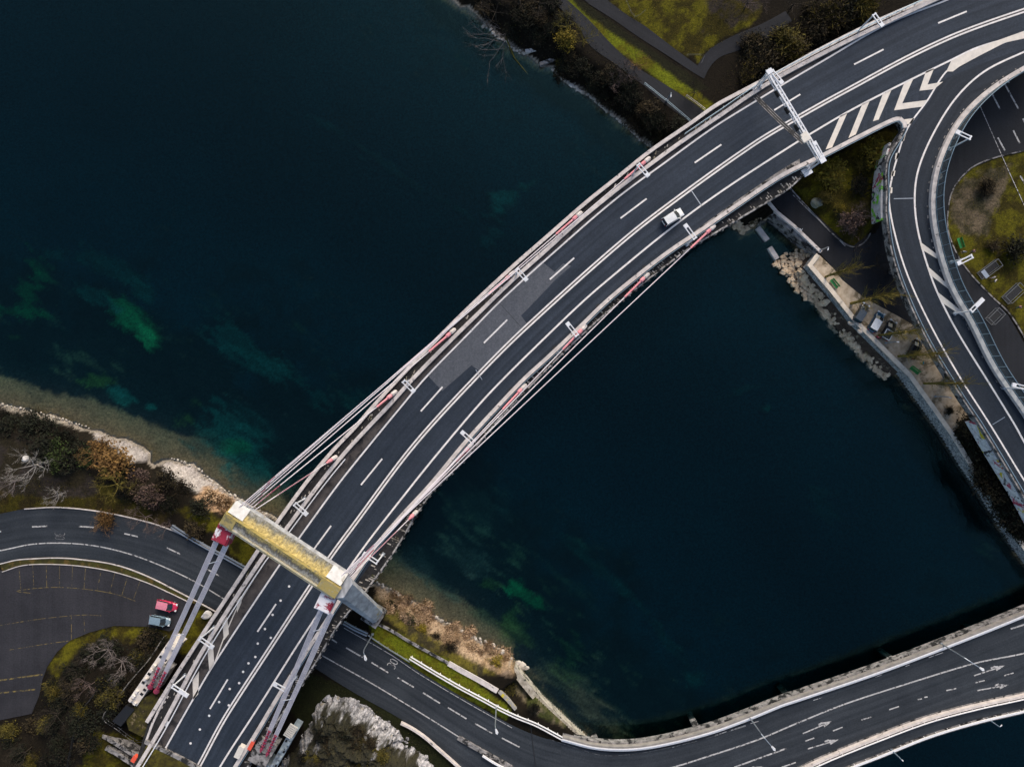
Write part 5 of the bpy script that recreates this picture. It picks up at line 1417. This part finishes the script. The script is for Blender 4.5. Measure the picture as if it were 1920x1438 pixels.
person("person in pale grey clothes on the paved yard beside the other", (1857, 522), 2.0, (.4, .42, .45), (.2, .2, .22))
person("person in a pink and white top on the grass below the enclosures", (1905, 577), .2, (.65, .32, .32), (.06, .12, .1))
person("person in red beside the parked cars and quay wall", (1641, 633), 1.0, (.5, .01, .06), (.02, .02, .025), .07)
person("person in a teal top with yellow trousers under the slip road", (1725, 681), -.1, (.0, .25, .3), (.5, .35, .04), .07)

# ---------------------------------------------------------------- stay anchorages and portal
def teeth(mb, a, bq, wpx, z, rows, seed):
    """stepped concrete ballast blocks between two plan points"""
    r_ = random.Random(seed); A, Bq = P(*a, z), P(*bq, z)
    d = (Bq - A).normalized(); n = Vector((d.y, -d.x, 0)); Ln = (Bq - A).length; w = wpx * .1
    mb.box((A + Bq) / 2 - Vector((0, 0, 2.0)), (Ln, w, 4.0), axis=d)
    k = int(Ln / .95)
    for i in range(k):
        for j in range(rows):
            if r_.random() < .3:
                c = A + d * (i + .5) * Ln / k + n * w * ((j + .5) / rows - .5)
                mb.box(c + Vector((0, 0, .03)), (.45, w / rows * .6, .07), axis=d, m=1)  # flat black plate painted on for the shade of a recess
            elif r_.random() < .85:
                c = A + d * (i + .5 + r_.uniform(-.1, .1)) * Ln / k + n * w * ((j + .5) / rows - .5)
                s = r_.uniform(.4, .75)
                mb.box(c + Vector((0, 0, .2 + .2 * s)), (.6 * s + .15, w / rows * .7 * s + .15, .4 + .3 * s), axis=d)
TOOTH = M("ballast_concrete", (.72, .67, .62), (.52, .47, .42), .5, .95, (.2, .16, .12), .8, .66)
TOOTHB = M("blue_grey_ballast", (.3, .36, .4), (.18, .21, .24), .7, .95, (.05, .05, .05), .8, .6)
anc = thing("stay_anchorage", "pale stepped concrete anchorage of the left back stays among grass", "anchorage", P(270, 1290, 6))
for s in (((325, 1206), (248, 1318), 20), ((336, 1262), (296, 1334), 13)):
    b = MB(); teeth(b, s[0], s[1], s[2], 6.4, 2, int(s[0][0])); put("ballast_block", b, [TOOTH, BLACK], anc)
b = MB(); b.box(P(303, 1262, 6.0), (4.4, 2.6, 3), axis=P(318, 1238, 6) - P(290, 1284, 6)); put("anchor_slab", b, CONCD, anc)
b = MB(); b.prism([(P(x, y, 5.8).x, P(x, y, 5.8).y) for x, y in pts("262,1312 285,1300 306,1316 288,1352 276,1385 242,1368 236,1345")], 3, 5.9); put("planted_bed", b, M("bed_soil", (.07, .06, .008), (.018, .014, .006), 1.2, .95, (.16, .12, .07), .9, .57), anc)
for s in ("236,1322 252,1330 226,1362 210,1352", "290,1338 304,1346 288,1374 276,1368"):
    b = MB(); b.prism([(P(x, y, 6.2).x, P(x, y, 6.2).y) for x, y in pts(s)], 4, 6.15); put("shaft_shade", b, BLACK, anc)  # solid black block stands in for the shade inside an open hole
b = MB(); w_ = wpath([(335, 1262), (312, 1306), (290, 1352), (277, 1388)], 6.4, 6, False); b.ribbon(w_, -.2, .2, 3, 7.3); put("side_wall", b, CONC, anc)
anc = thing("stay_anchorage", "blue grey stepped anchorage of the right back stays beside the white rock", "anchorage", P(495, 1405, 6))
for a_, c_, w_, m_ in (((536, 1318), (480, 1408), 10, TOOTH), ((470, 1416), (508, 1446), 12, TOOTHB), ((552, 1368), (512, 1438), 13, TOOTHB)):
    b = MB(); teeth(b, a_, c_, w_, 6.2, 2, int(a_[0])); put("ballast_block", b, [m_, BLACK], anc)
b = MB(); b.box(P(497, 1404, 6.2), (5, 3.6, 3), axis=P(515, 1372, 6) - P(492, 1412, 6)); put("anchor_slab", b, CONCD, anc)
b = MB(); s_ = P(547, 1372, 6.6)
for i in range(7):
    q = P(551, 1361, 6.6).lerp(P(539, 1380, 6.6), i / 6); b.box(q, (.22, 1.7, .35), axis=P(539, 1380, 6.6) - P(551, 1361, 6.6))
put("grating", b, CABIN, anc)
b = MB(); b.prism([(P(x, y, D + .4).x, P(x, y, D + .4).y) for x, y in pts("277,1391 300,1402 335,1419 371,1438 400,1456 400,1540 225,1540 262,1424")], 3, D + .42)
rf = tag(put("portal_roof", b, M("roof_grass", (.075, .062, .006), (.024, .018, .004), .9, .95, (.1, .085, .01), .5, .55)), "grass covered roof slab at the bottom edge left of the carriageway", "roof")
wall("portal_wall", "274,1388 300,1400 335,1417 372,1437 395,1452", 2, .5, .7, CONCD, "dark mossy retaining wall between the grass roof and the carriageway", sm=False, zc_=D)
wall("retaining_wall", "187,1374 205,1384 228,1398 250,1412 268,1424", 3, .4, .7, CONCD, "pale curved retaining wall below the left anchorage", zc_=5.2)
wall("retaining_wall", "200,1400 222,1412 246,1428 262,1440", 3, .4, .8, CONCD, "dark retaining wall at the bottom edge below the pale one", zc_=5.2)
wall("edge_wall", "281,1384 274,1398 262,1424 250,1448", 3, .4, .5, CONC, "narrow pale wall on the left side of the grass roof", zc_=6.4)

# ---------------------------------------------------------------- white rock outcrop at the bottom
import bmesh
outl = [P(x, y, 0) for x, y in zc(480, 998, "330,1140 345,1060 430,978 500,985 560,1000 640,1015 700,1060 760,1120 830,1165 905,1235 1000,1310 1080,1370 1130,1440 1150,1600 100,1600 60,1500 150,1400 260,1250")]
xs = [p.x for p in outl]; ys = [p.y for p in outl]
rx = np.arange(min(xs) - 1, max(xs) + 1, .22); ry = np.arange(min(ys), max(ys) + 1, .22)
RX, RY = np.meshgrid(rx, ry, indexing='ij'); sh_ = RX.shape
RX, RY = RX.ravel(), RY.ravel()
sd = sdist(RX, RY, outl) + (fbm(RX, RY, .4, 5, 1) - .5) * 2.4
ridge = 1 - np.abs(fbm(RX, RY, .33, 6, 3, .6) * 2 - 1)
RH = -.4 + 7.0 * sst(sd, 0, 4.2) * (.55 + .6 * fbm(RX, RY, .12, 4, 2)) + (ridge - .6) * 2.6 * sst(sd, -.2, 2.0) + (fbm(RX, RY, 1.1, 5, 0, .6) - .5) * .8 * sst(sd, 0, 1)
rs2 = np.random.RandomState(5); K_ = 170          # fractured blocks: every block has its own height and tilt
sx_, sy_ = rs2.uniform(min(xs), max(xs), K_), rs2.uniform(min(ys), max(ys), K_)
jx, jy = RX + (fbm(RX, RY, .9, 4, 1) - .5) * 1.6, RY + (fbm(RX, RY, .9, 4, 3) - .5) * 1.6
dd_ = np.stack([(jx - a)**2 + (jy - b_)**2 for a, b_ in zip(sx_, sy_)]); near = np.argsort(dd_, 0)[:2]
d1 = np.sqrt(np.take_along_axis(dd_, near[:1], 0)[0]); d2 = np.sqrt(np.take_along_axis(dd_, near[1:2], 0)[0])
c_ = near[0]; off_ = rs2.uniform(-.8, .8, K_); tx_, ty_ = rs2.uniform(-.45, .45, K_), rs2.uniform(-.45, .45, K_)
RH += (off_[c_] + tx_[c_] * (RX - sx_[c_]) + ty_[c_] * (RY - sy_[c_]) - .9 * sst(.28 - (d2 - d1), 0, .28)) * sst(sd, 0, 1.5) * (.25 + .75 * sst(5.5 - sd, 0, 2.5))
ii = np.arange(len(RX)).reshape(sh_); q = np.stack([ii[:-1, :-1], ii[1:, :-1], ii[1:, 1:], ii[:-1, 1:]], -1).reshape(-1, 4)
q = q[(sd[q] > -.25).all(1)]
used = np.unique(q); rm = np.full(len(RX), -1); rm[used] = np.arange(len(used))
me = bpy.data.meshes.new("rock_outcrop"); me.from_pydata(np.stack([RX, RY, RH], -1)[used].tolist(), [], rm[q].tolist())
m, N, L, B = mk("limestone_and_soil")
p_ = pos(N)
sx = N.new("ShaderNodeSeparateXYZ"); L.new(N.new("ShaderNodeNewGeometry").outputs["Normal"], sx.inputs[0])
n1 = nz(N, L, p_, .6, 8, .7); n2 = nz(N, L, mapped(N, L, p_, (1, 1, .5)), 1.1, 9, .78, .5); n3 = nz(N, L, p_, .22, 4, .5)
lime = mixc(N, L, rng(N, L, n2, .4, .58), (.58, .56, .56), (.1, .1, .105))
lime = mixc(N, L, rng(N, L, n1, .6, .68), lime, (.3, .24, .13))
ground_c = mixc(N, L, rng(N, L, n2, .4, .62), (.012, .011, .005), (.03, .026, .008))
at = N.new("ShaderNodeAttribute"); at.attribute_name = "bare"
L.new(mixc(N, L, at.outputs["Fac"], ground_c, lime), B.inputs["Base Color"]); B.inputs["Roughness"].default_value = .95
bp = N.new("ShaderNodeBump"); bp.inputs["Strength"].default_value = .6; bp.inputs["Distance"].default_value = .3
L.new(n2, bp.inputs["Height"]); L.new(bp.outputs[0], B.inputs["Normal"])
# bare limestone follows the outer rim of the outcrop, soil lies on the inside
bare = sst(1.9 - sd + (fbm(RX, RY, .3, 5, 1) - .5) * 7 + (fbm(RX, RY, 1.2, 4, 2) - .5) * 3, -.4, .5)
at_ = me.attributes.new("bare", 'FLOAT', 'POINT'); at_.data.foreach_set("value", bare[used].astype(np.float32))
me.materials.append(m)
tag(link("rock_outcrop", me), "big pale limestone outcrop with dark soil on top beside the right street", "rock")

# ---------------------------------------------------------------- vegetation
TW = [M("grey_twigs", (.2, .17, .16), (.11, .09, .085), 1.5, .95), M("dark_twigs", (.035, .027, .019), (.018, .014, .01), 1.5, .95), M("olive_twigs", (.2, .155, .03), (.1, .08, .016), .8, .95), M("mauve_twigs", (.12, .085, .075), (.06, .045, .042), 1.2, .95), M("rust_twigs", (.24, .13, .045), (.12, .065, .025), 1.0, .95), M("pale_twigs", (.36, .33, .31), (.22, .2, .18), 1.0, .95)]
LF = [M("dark_leaves", (.011, .013, .004), (.004, .005, .002), .9, .9), M("olive_leaves", (.085, .07, .008), (.02, .017, .004), .7, .9), M("brown_leaves", (.05, .036, .014), (.014, .01, .005), .8, .9), M("green_leaves", (.032, .05, .008), (.012, .018, .004), .7, .9), M("rust_leaves", (.2, .11, .03), (.09, .05, .018), .9, .9), M("reed_leaves", (.5, .34, .21), (.27, .18, .1), .8, .95), M("gold_leaves", (.26, .19, .018), (.09, .07, .01), .7, .9), M("pinkish_leaves", (.12, .075, .06), (.06, .04, .032), .8, .9)]  # olive and brown contrast puts lit and dark clumps into the leaf colour
def grow(mb, p, d, Ln, r_, lev, rr, spread, up, kids, shrink=.66):
    n = 3; path = [p]; q = p.copy(); dd = d.copy()
    for i in range(n):
        dd = (dd + Vector((rr.gauss(0, .14), rr.gauss(0, .14), rr.gauss(0, .1) + up * .12))).normalized()
        q = q + dd * (Ln / n); path.append(q)
    mb.tube(path, [r_ * (1 - .22 * i) for i in range(n + 1)], 4 if lev > 1 else 3, False)
    if lev <= 0: return
    for k in range(kids):
        i = rr.choice([1, 2, 2, 3, 3]); s = path[i]
        v = Vector((rr.gauss(0, 1), rr.gauss(0, 1), rr.gauss(0, 1))).normalized()
        nd = (dd * (1 - spread) + v * spread + Vector((0, 0, up * .3))).normalized()
        grow(mb, s, nd, Ln * shrink * rr.uniform(.7, 1.15), max(r_ * .58, .013), lev - 1, rr, spread, up, kids, shrink)
def bare_tree_meshes(seed, h, mat, rr=None, r0=.15, limbs=7, lev=4, kids=3, spread=.6):
    rr = random.Random(seed); t = MB(); c = MB()
    t.tube([(0, 0, -.6), (.05, 0, h * .18), (.1, .1, h * .36)], [r0, r0 * .85, r0 * .7], 7)
    for i in range(limbs):
        a = i * 2.4 + rr.uniform(-.4, .4); st = Vector((.08, .06, h * rr.uniform(.2, .36)))
        d = Vector((math.cos(a) * .8, math.sin(a) * .8, rr.uniform(.35, 1.0))).normalized()
        e = st + d * h * .18
        t.tube([st, e], [r0 * .55, r0 * .4], 5, False)
        grow(c, e, d, h * .17, r0 * .4, lev, rr, .46, .5, kids, .84)
    return t.mesh("trunk", mat), c.mesh("crown", mat)
def poplar_meshes(seed, h, mat):
    rr = random.Random(seed); t = MB(); c = MB()
    t.tube([(0, 0, -.4), (0, 0, h * .4), (.1, .05, h * .8)], [.34, .22, .06], 8)
    for i in range(46):
        z = h * (.06 + .68 * (i / 46) ** 1.0); a = i * 2.4 + rr.uniform(-.3, .3)
        tilt = rr.uniform(.2, .52); d = Vector((math.cos(a) * tilt, math.sin(a) * tilt, 1)).normalized()
        grow(c, Vector((0, 0, z)), d, h * rr.uniform(.1, .17), .065, 2, rr, .3, .3, 3, .75)
    return t.mesh("trunk", mat), c.mesh("crown", mat)
def shrub_meshes(seed, stem_m, leaf_m, n=90, leaves=620, lsz=.11, rad=1.0, hh=.8):
    """unit shrub: many thin stems fanning out of the base, loose leaf clumps broken by gaps"""
    rr = random.Random(seed); s = MB(); f = MB()
    tips = []
    for i in range(n):
        a = rr.uniform(0, 6.283); el = rr.uniform(.15, 1.35)
        d = Vector((math.cos(a) * math.cos(el), math.sin(a) * math.cos(el), math.sin(el)))
        Ln = rr.uniform(.6, 1.05); mid = d * Ln * .5 + Vector((rr.gauss(0, .06), rr.gauss(0, .06), .08)); tip = Vector((d.x * Ln * rad, d.y * Ln * rad, max(.08, d.z * Ln * hh)))
        s.tube([Vector((0, 0, -.1)), mid, tip], [.03, .02, .008], 3, False)
        for k in range(3):
            e = mid.lerp(tip, rr.uniform(.2, .9)); v = Vector((rr.gauss(0, .16), rr.gauss(0, .16), abs(rr.gauss(0, .12))))
            s.tube([e, e + v + d * .15], [.014, .006], 3, False); tips.append(e + v + d * .12)
        tips.append(tip)
    cl = [rr.choice(tips) for _ in range(30)] + tips[::3]
    for i in range(leaves):
        c = rr.choice(cl) + Vector((rr.gauss(0, .13), rr.gauss(0, .13), rr.gauss(0, .09)))
        if c.z < .02: c.z = rr.uniform(.02, .2)
        u = Vector((rr.gauss(0, 1), rr.gauss(0, 1), rr.gauss(0, .7))).normalized(); v = u.orthogonal().normalized()
        z_ = lsz * rr.uniform(.4, 1.0)
        f.add([c - u * z_, c + v * z_ * .6, c + u * z_, c - v * z_ * .6], [(0, 1, 2, 3)])
    return s.mesh("stems", stem_m), f.mesh("foliage", leaf_m)
def plant(name, label, cat, group, meshes, names, loc, s, rz):
    root = thing(name, label, cat, loc, rz, group)
    root.scale = s if isinstance(s, tuple) else (s, s, s)
    for nm, me in zip(names, meshes):
        o = bpy.data.objects.new(nm, me); COL.objects.link(o); o.parent = root
    return root
rv = random.Random(21)
POP = [poplar_meshes(i, 17.0, TW[2]) for i in range(2)]
for i, ((x, y), s, lab) in enumerate((((1548, 519), .92, "tall olive poplar beside the quay corner bench, uppermost of the row"), ((1596, 569), 1.15, "tall olive poplar rising over the dark grey car, widest of the row"), ((1648, 629), 1.0, "tall olive poplar leaning over the black car with the rack"), ((1685, 668), 1.08, "tall olive poplar beside the black car under the slip road edge"), ((1733, 719), 1.0, "tall olive poplar at the lower end of the row"))):
    plant("poplar_tree", lab, "tree", "poplars along the gravel promenade", POP[i % 2], ("trunk", "crown"), P(x, y, .05), (s * .8, s * .8, s), rv.uniform(0, 6))
BT = {k: [bare_tree_meshes(40 + 7 * k + j, 8.0, TW[k]) for j in range(2)] for k in (0, 1, 2, 3, 4, 5)}
def tree(x, y, h, k, lab, group=None, j=0):
    plant("bare_tree", lab, "tree", group, BT[k][j % 2], ("trunk", "crown"), G(x, y) - Vector((0, 0, .1)), h / 8.0, rv.uniform(0, 6))
for a in ((82, 868, 9, 5, "large pale grey bare tree on the left bank"), (118, 925, 5, 5, "small pale bare tree on the left bank grass near the street"), (40, 900, 6, 0, "grey bare tree at the left edge of the bank"), (285, 965, 7, 3, "mauve bare tree overhanging the left street"), (320, 985, 5.5, 3, "small mauve bare tree beside the street nearest the pylon"), (232, 905, 8.5, 2, "wide olive bare tree with radiating limbs on the left bank"), (205, 978, 5, 4, "rust coloured bare tree over the street dashes"), (190, 850, 6.5, 4, "rust brown bare tree by the shore wall"),
    (972, 12, 10, 1, "big dark bare tree at the top edge with limbs over the water"), (1010, 20, 9, 1, "dark bare tree at the top next to the footpath"), (930, 35, 7, 1, "dark bare tree leaning over the pebble shore"), (1062, 62, 6.5, 2, "yellow olive bare tree beside the footpath"), (1092, 85, 6, 2, "small olive bare tree in the dark bank"), (1175, 150, 6, 3, "mauve bare tree over the footpath"), (1190, 128, 5.5, 4, "rust bare tree over the footpath"), (1150, 165, 5.5, 3, "small mauve bare tree on the dark bank below the path"), (1395, 18, 8, 3, "mauve bare tree on the lawn at the top"), (1360, -8, 7, 0, "grey bare tree cut by the top edge"),
    (1300, 180, 5, 1, "dark bare tree near the bridge abutment"), (1480, 20, 7, 1, "dark bare tree in the top thicket"), (1550, 10, 7, 1, "dark bare tree in the thicket close to the highway"), (1600, 465, 5, 1, "low dark bare tree at the tip of the grass triangle"), (1640, 500, 5, 1, "dark bare tree in the shade of the slip road"),
    (215, 1212, 7.5, 0, "grey bare tree on the overgrown mound"), (240, 1232, 7, 0, "second grey bare tree on the mound nearer the anchorage"), (178, 1278, 6, 3, "rusty pink bare tree on the mound"), (150, 1250, 6, 1, "dark bare tree on the mound beside the lot"), (120, 1330, 6.5, 1, "dark bare tree on the lower mound"), (60, 1400, 6, 1, "dark bare tree at the bottom left corner"), (230, 1290, 5, 1, "dark bare tree beside the anchorage railing"), (620, 1400, 6, 1, "dark bare tree on top of the rock"), (660, 1420, 5, 2, "olive bare tree on the rock top"), (1600, 405, 5, 3, "small mauve bare tree on the grass triangle")):
    tree(*a, j=int(a[0]))
# shrubs
SH = {}
def shrub_kind(key):
    if key not in SH:
        st, lf = key
        SH[key] = [shrub_meshes(st * 10 + lf + 100 * j, TW[st], LF[lf]) for j in range(2)]
    return SH[key][rv.randrange(2)]
def shrub(x, y, r_, key, lab, group=None, hs=1.0):
    plant("shrub", lab, "shrub", group, shrub_kind(key), ("stems", "foliage"), G(x, y), (r_, r_, r_ * hs), rv.uniform(0, 6))
for a in ((1556, 330, 3.2, (2, 6), "golden radiating shrub on the grass triangle, left of two"), (1640, 292, 3.4, (2, 6), "golden radiating shrub on the grass triangle beside the graffiti wall"), (1612, 312, 1.6, (2, 1), "small olive shrub between the two golden shrubs"), (1545, 372, 1.6, (2, 1), "small olive shrub beside the pale boulder"), (1606, 352, 2.4, (1, 0), "dark low shrub in the middle of the grass triangle"), (1590, 420, 2.6, (3, 7), "mauve shrub in the tip of the grass triangle"), (1572, 392, 1.3, (2, 6), "small golden shrub below the pale boulder"),
    (1472, 88, 4.0, (2, 1), "big brown gold bush beside the gantry thicket"), (1432, 112, 3.6, (1, 2), "brown bush left of the big gold bush"), (1560, 34, 3.8, (2, 2), "olive brown bush along the highway edge"), (1612, 16, 3.4, (2, 1), "olive bush near the topmost lamp"), (1523, 62, 3.0, (1, 2), "brown bush between gantry and topmost lamp"),
    (1896, 470, 3.0, (1, 0), "round dark evergreen bush on the grass island"), (1858, 462, 1.4, (1, 2), "small brown bush on the grass island"), (1846, 352, 2.2, (1, 2), "brown bush on the island between lane and lawn"), (1777, 770, 1.0, (1, 0), "dark round planting in a tree pit on the gravel"),
    (222, 868, 3.6, (4, 4), "rust gold shrub on the left shore"), (195, 842, 3.0, (4, 4), "rust gold shrub above the pebbles on the left shore"), (317, 898, 2.6, (1, 2), "dark maroon shrub on the gravel beach"), (345, 915, 2.2, (1, 2), "brown shrub right of the maroon one"), (402, 932, 2.2, (4, 5), "pinkish reed clump next to the pylon beam"), (424, 945, 1.8, (4, 5), "pinkish reed clump touching the pylon beam end"), (380, 950, 2.4, (1, 0), "dark green shrub beside the pylon saddle"), (500, 985, 1.6, (1, 0), "dark shrub between pylon beam and deck edge"), (205, 972, 2.2, (4, 4), "orange brown shrub overhanging the left street"),
    (768, 1160, 1.4, (1, 3), "green shrub on the reed bank nearest the pylon leg"), (792, 1176, 1.3, (2, 6), "yellow green shrub on the reed bank"), (818, 1192, 1.2, (1, 2), "dark brown shrub in the middle of the reed bank"), (845, 1212, 1.5, (1, 2), "dark brown shrub behind the bright grass strip"), (930, 1238, 1.5, (2, 6), "yellow shrub at the end of the reed bank"), (955, 1290, 1.6, (1, 1), "olive shrub above the masonry river wall"), (1000, 1325, 1.4, (1, 0), "dark shrub on the masonry river wall"), (735, 1135, 1.5, (1, 3), "dark green shrub below the pylon leg"), (975, 1265, 1.2, (2, 1), "olive shrub beside the large pale stones"),
    (1060, 78, 2.4, (2, 6), "gold shrub in front of the jetty walls"), (1050, 125, 1.5, (2, 1), "olive shrub at the jetty")):
    shrub(*a)
def fill(poly, n, r0, r1, keys, lab, group, hs=1.0):
    poly = pts(poly); xs = [p[0] for p in poly]; ys = [p[1] for p in poly]; k = 0
    while k < n:
        x, y = rv.uniform(min(xs), max(xs)), rv.uniform(min(ys), max(ys))
        if inside(np.array([x]), np.array([y]), poly)[0]:
            shrub(x, y, rv.uniform(r0, r1), rv.choice(keys), lab, group, hs); k += 1
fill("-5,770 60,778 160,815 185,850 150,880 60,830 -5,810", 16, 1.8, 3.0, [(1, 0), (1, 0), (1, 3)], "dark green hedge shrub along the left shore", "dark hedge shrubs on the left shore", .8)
fill("240,880 300,900 350,930 400,985 380,1000 300,950 230,925", 12, 1.4, 2.4, [(1, 2), (3, 7), (1, 0)], "brown thicket shrub between the gravel beach and the left street", "thicket shrubs by the left street")
fill("1030,140 1060,105 1110,115 1200,175 1280,235 1260,262 1225,270 1180,225 1110,170 1060,150", 26, 1.3, 2.4, [(1, 0), (1, 0), (1, 2)], "dark low shrub on the upper river bank", "dark shrubs on the upper river bank", .8)
fill("880,-5 1040,-5 1060,40 1030,95 990,90 930,45", 16, 1.6, 2.6, [(1, 0), (1, 2)], "dark brown shrub under the bare trees at the top", "dark shrubs under the top trees", .8)
fill("1345,130 1380,85 1450,60 1500,25 1560,-10 1640,-10 1600,35 1530,75 1455,125 1400,150 1330,190", 26, 1.8, 3.0, [(1, 0), (1, 2), (2, 2)], "dark thicket shrub above the highway edge", "thicket shrubs above the highway")
fill("90,1260 150,1215 230,1190 310,1190 320,1215 260,1270 220,1330 180,1400 120,1438 20,1438 20,1370 90,1330", 44, 1.5, 2.8, [(1, 0), (1, 2), (1, 0), (2, 1)], "dark overgrown shrub on the mound at the lower left", "dark shrubs on the lower left mound", .8)
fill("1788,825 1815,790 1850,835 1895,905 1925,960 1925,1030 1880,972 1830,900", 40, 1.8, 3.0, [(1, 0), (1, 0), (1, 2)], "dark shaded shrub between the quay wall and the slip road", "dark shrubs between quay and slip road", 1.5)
fill("600,1345 690,1345 740,1400 770,1438 560,1438", 30, 1.2, 2.0, [(1, 0), (1, 2), (2, 1)], "dark shrub growing on top of the pale rock", "shrubs on the rock")
for o in list(COL.objects):
    if o.get('group') == "shrubs on the rock": o.location.z = 5.0
    if o.name.startswith("bare_tree") and "rock" in o.get('label', ''): o.location.z = 4.6
fill("715,1105 800,1135 880,1180 955,1222 945,1248 860,1212 780,1172 715,1138", 44, .9, 1.6, [(4, 5), (4, 5), (4, 5), (1, 5)], "dry pinkish reed clump on the right river bank", "reed clumps on the right bank", .7)
# driftwood limbs in the water at the top
b = MB(); rr = random.Random(4)
t_ = thing("fallen_tree", "dead bare tree lying in the dark water below the top shore", "tree", P(940, 85, WATER))
b.tube([P(948, 70, WATER + .8), P(965, 110, WATER + .3), P(990, 140, WATER - .1)], [.18, .13, .06], 6); put("trunk", b, TW[2], t_)
b = MB()
for x, y in ((930, 70), (900, 55), (915, 80), (880, 108), (920, 118), (935, 128), (900, 84), (870, 78)):
    grow(b, P(945 + rr.uniform(-8, 8), 72 + rr.uniform(-10, 20), WATER + .6), (P(x, y, WATER + .5) - P(945, 78, WATER + .6)).normalized(), 5.0, .06, 2, rr, .4, .05, 3)
put("branches", b, TW[0], t_)
# low undergrowth nobody could count
def litter(name, label, polys, n, sz, mats, zs=.5):
    mb = MB(); rr = random.Random(n)
    for s in polys:
        poly = pts(s); xs = [p[0] for p in poly]; ys = [p[1] for p in poly]
        X_ = np.array([rr.uniform(min(xs), max(xs)) for _ in range(n)]); Y_ = np.array([rr.uniform(min(ys), max(ys)) for _ in range(n)])
        ok = inside(X_, Y_, poly)
        for x, y in zip(X_[ok], Y_[ok]):
            c = G(x, y) + Vector((0, 0, rr.uniform(.02, zs))); u = Vector((rr.gauss(0, 1), rr.gauss(0, 1), rr.gauss(0, .8))).normalized(); v = u.orthogonal().normalized(); s_ = sz * rr.uniform(.4, 1)
            mb.add([c - u * s_, c + v * s_ * .5, c + u * s_, c - v * s_ * .5], [(0, 1, 2, 3)], rr.randrange(len(mats)))
    o = put(name, mb, mats); tag(o, label, "undergrowth", kind="stuff")
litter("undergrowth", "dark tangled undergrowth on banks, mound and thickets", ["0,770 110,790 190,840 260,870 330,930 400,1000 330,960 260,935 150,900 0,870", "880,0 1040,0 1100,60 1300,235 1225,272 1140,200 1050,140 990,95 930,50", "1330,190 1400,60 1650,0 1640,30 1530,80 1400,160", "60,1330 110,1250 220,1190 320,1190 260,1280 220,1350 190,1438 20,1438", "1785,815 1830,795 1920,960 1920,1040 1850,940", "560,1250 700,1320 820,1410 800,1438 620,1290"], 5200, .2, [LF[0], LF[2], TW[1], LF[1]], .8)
litter("dry_reeds", "dry pinkish reeds and grass on the right river bank", ["700,1096 780,1128 850,1168 930,1212 975,1242 960,1258 905,1240 830,1200 745,1150 700,1120", "385,915 430,930 450,950 420,965"], 5200, .2, [LF[5], LF[5], LF[4], LF[6]], .7)
litter("grass", "rough olive grass tufts on the lawns and verges", ["1478,353 1540,310 1680,240 1645,370 1624,443 1600,460", "1935,285 1823,317 1782,376 1780,430 1820,510 1920,630", "700,1172 790,1207 900,1290 960,1335 900,1318 780,1253", "1130,0 1425,0 1425,30 1310,114 1205,50", "0,890 140,905 230,950 0,958", "1080,5 1335,200 1320,205 1060,20"], 5200, .12, [LF[1], LF[3], LF[6], LF[1]], .22)
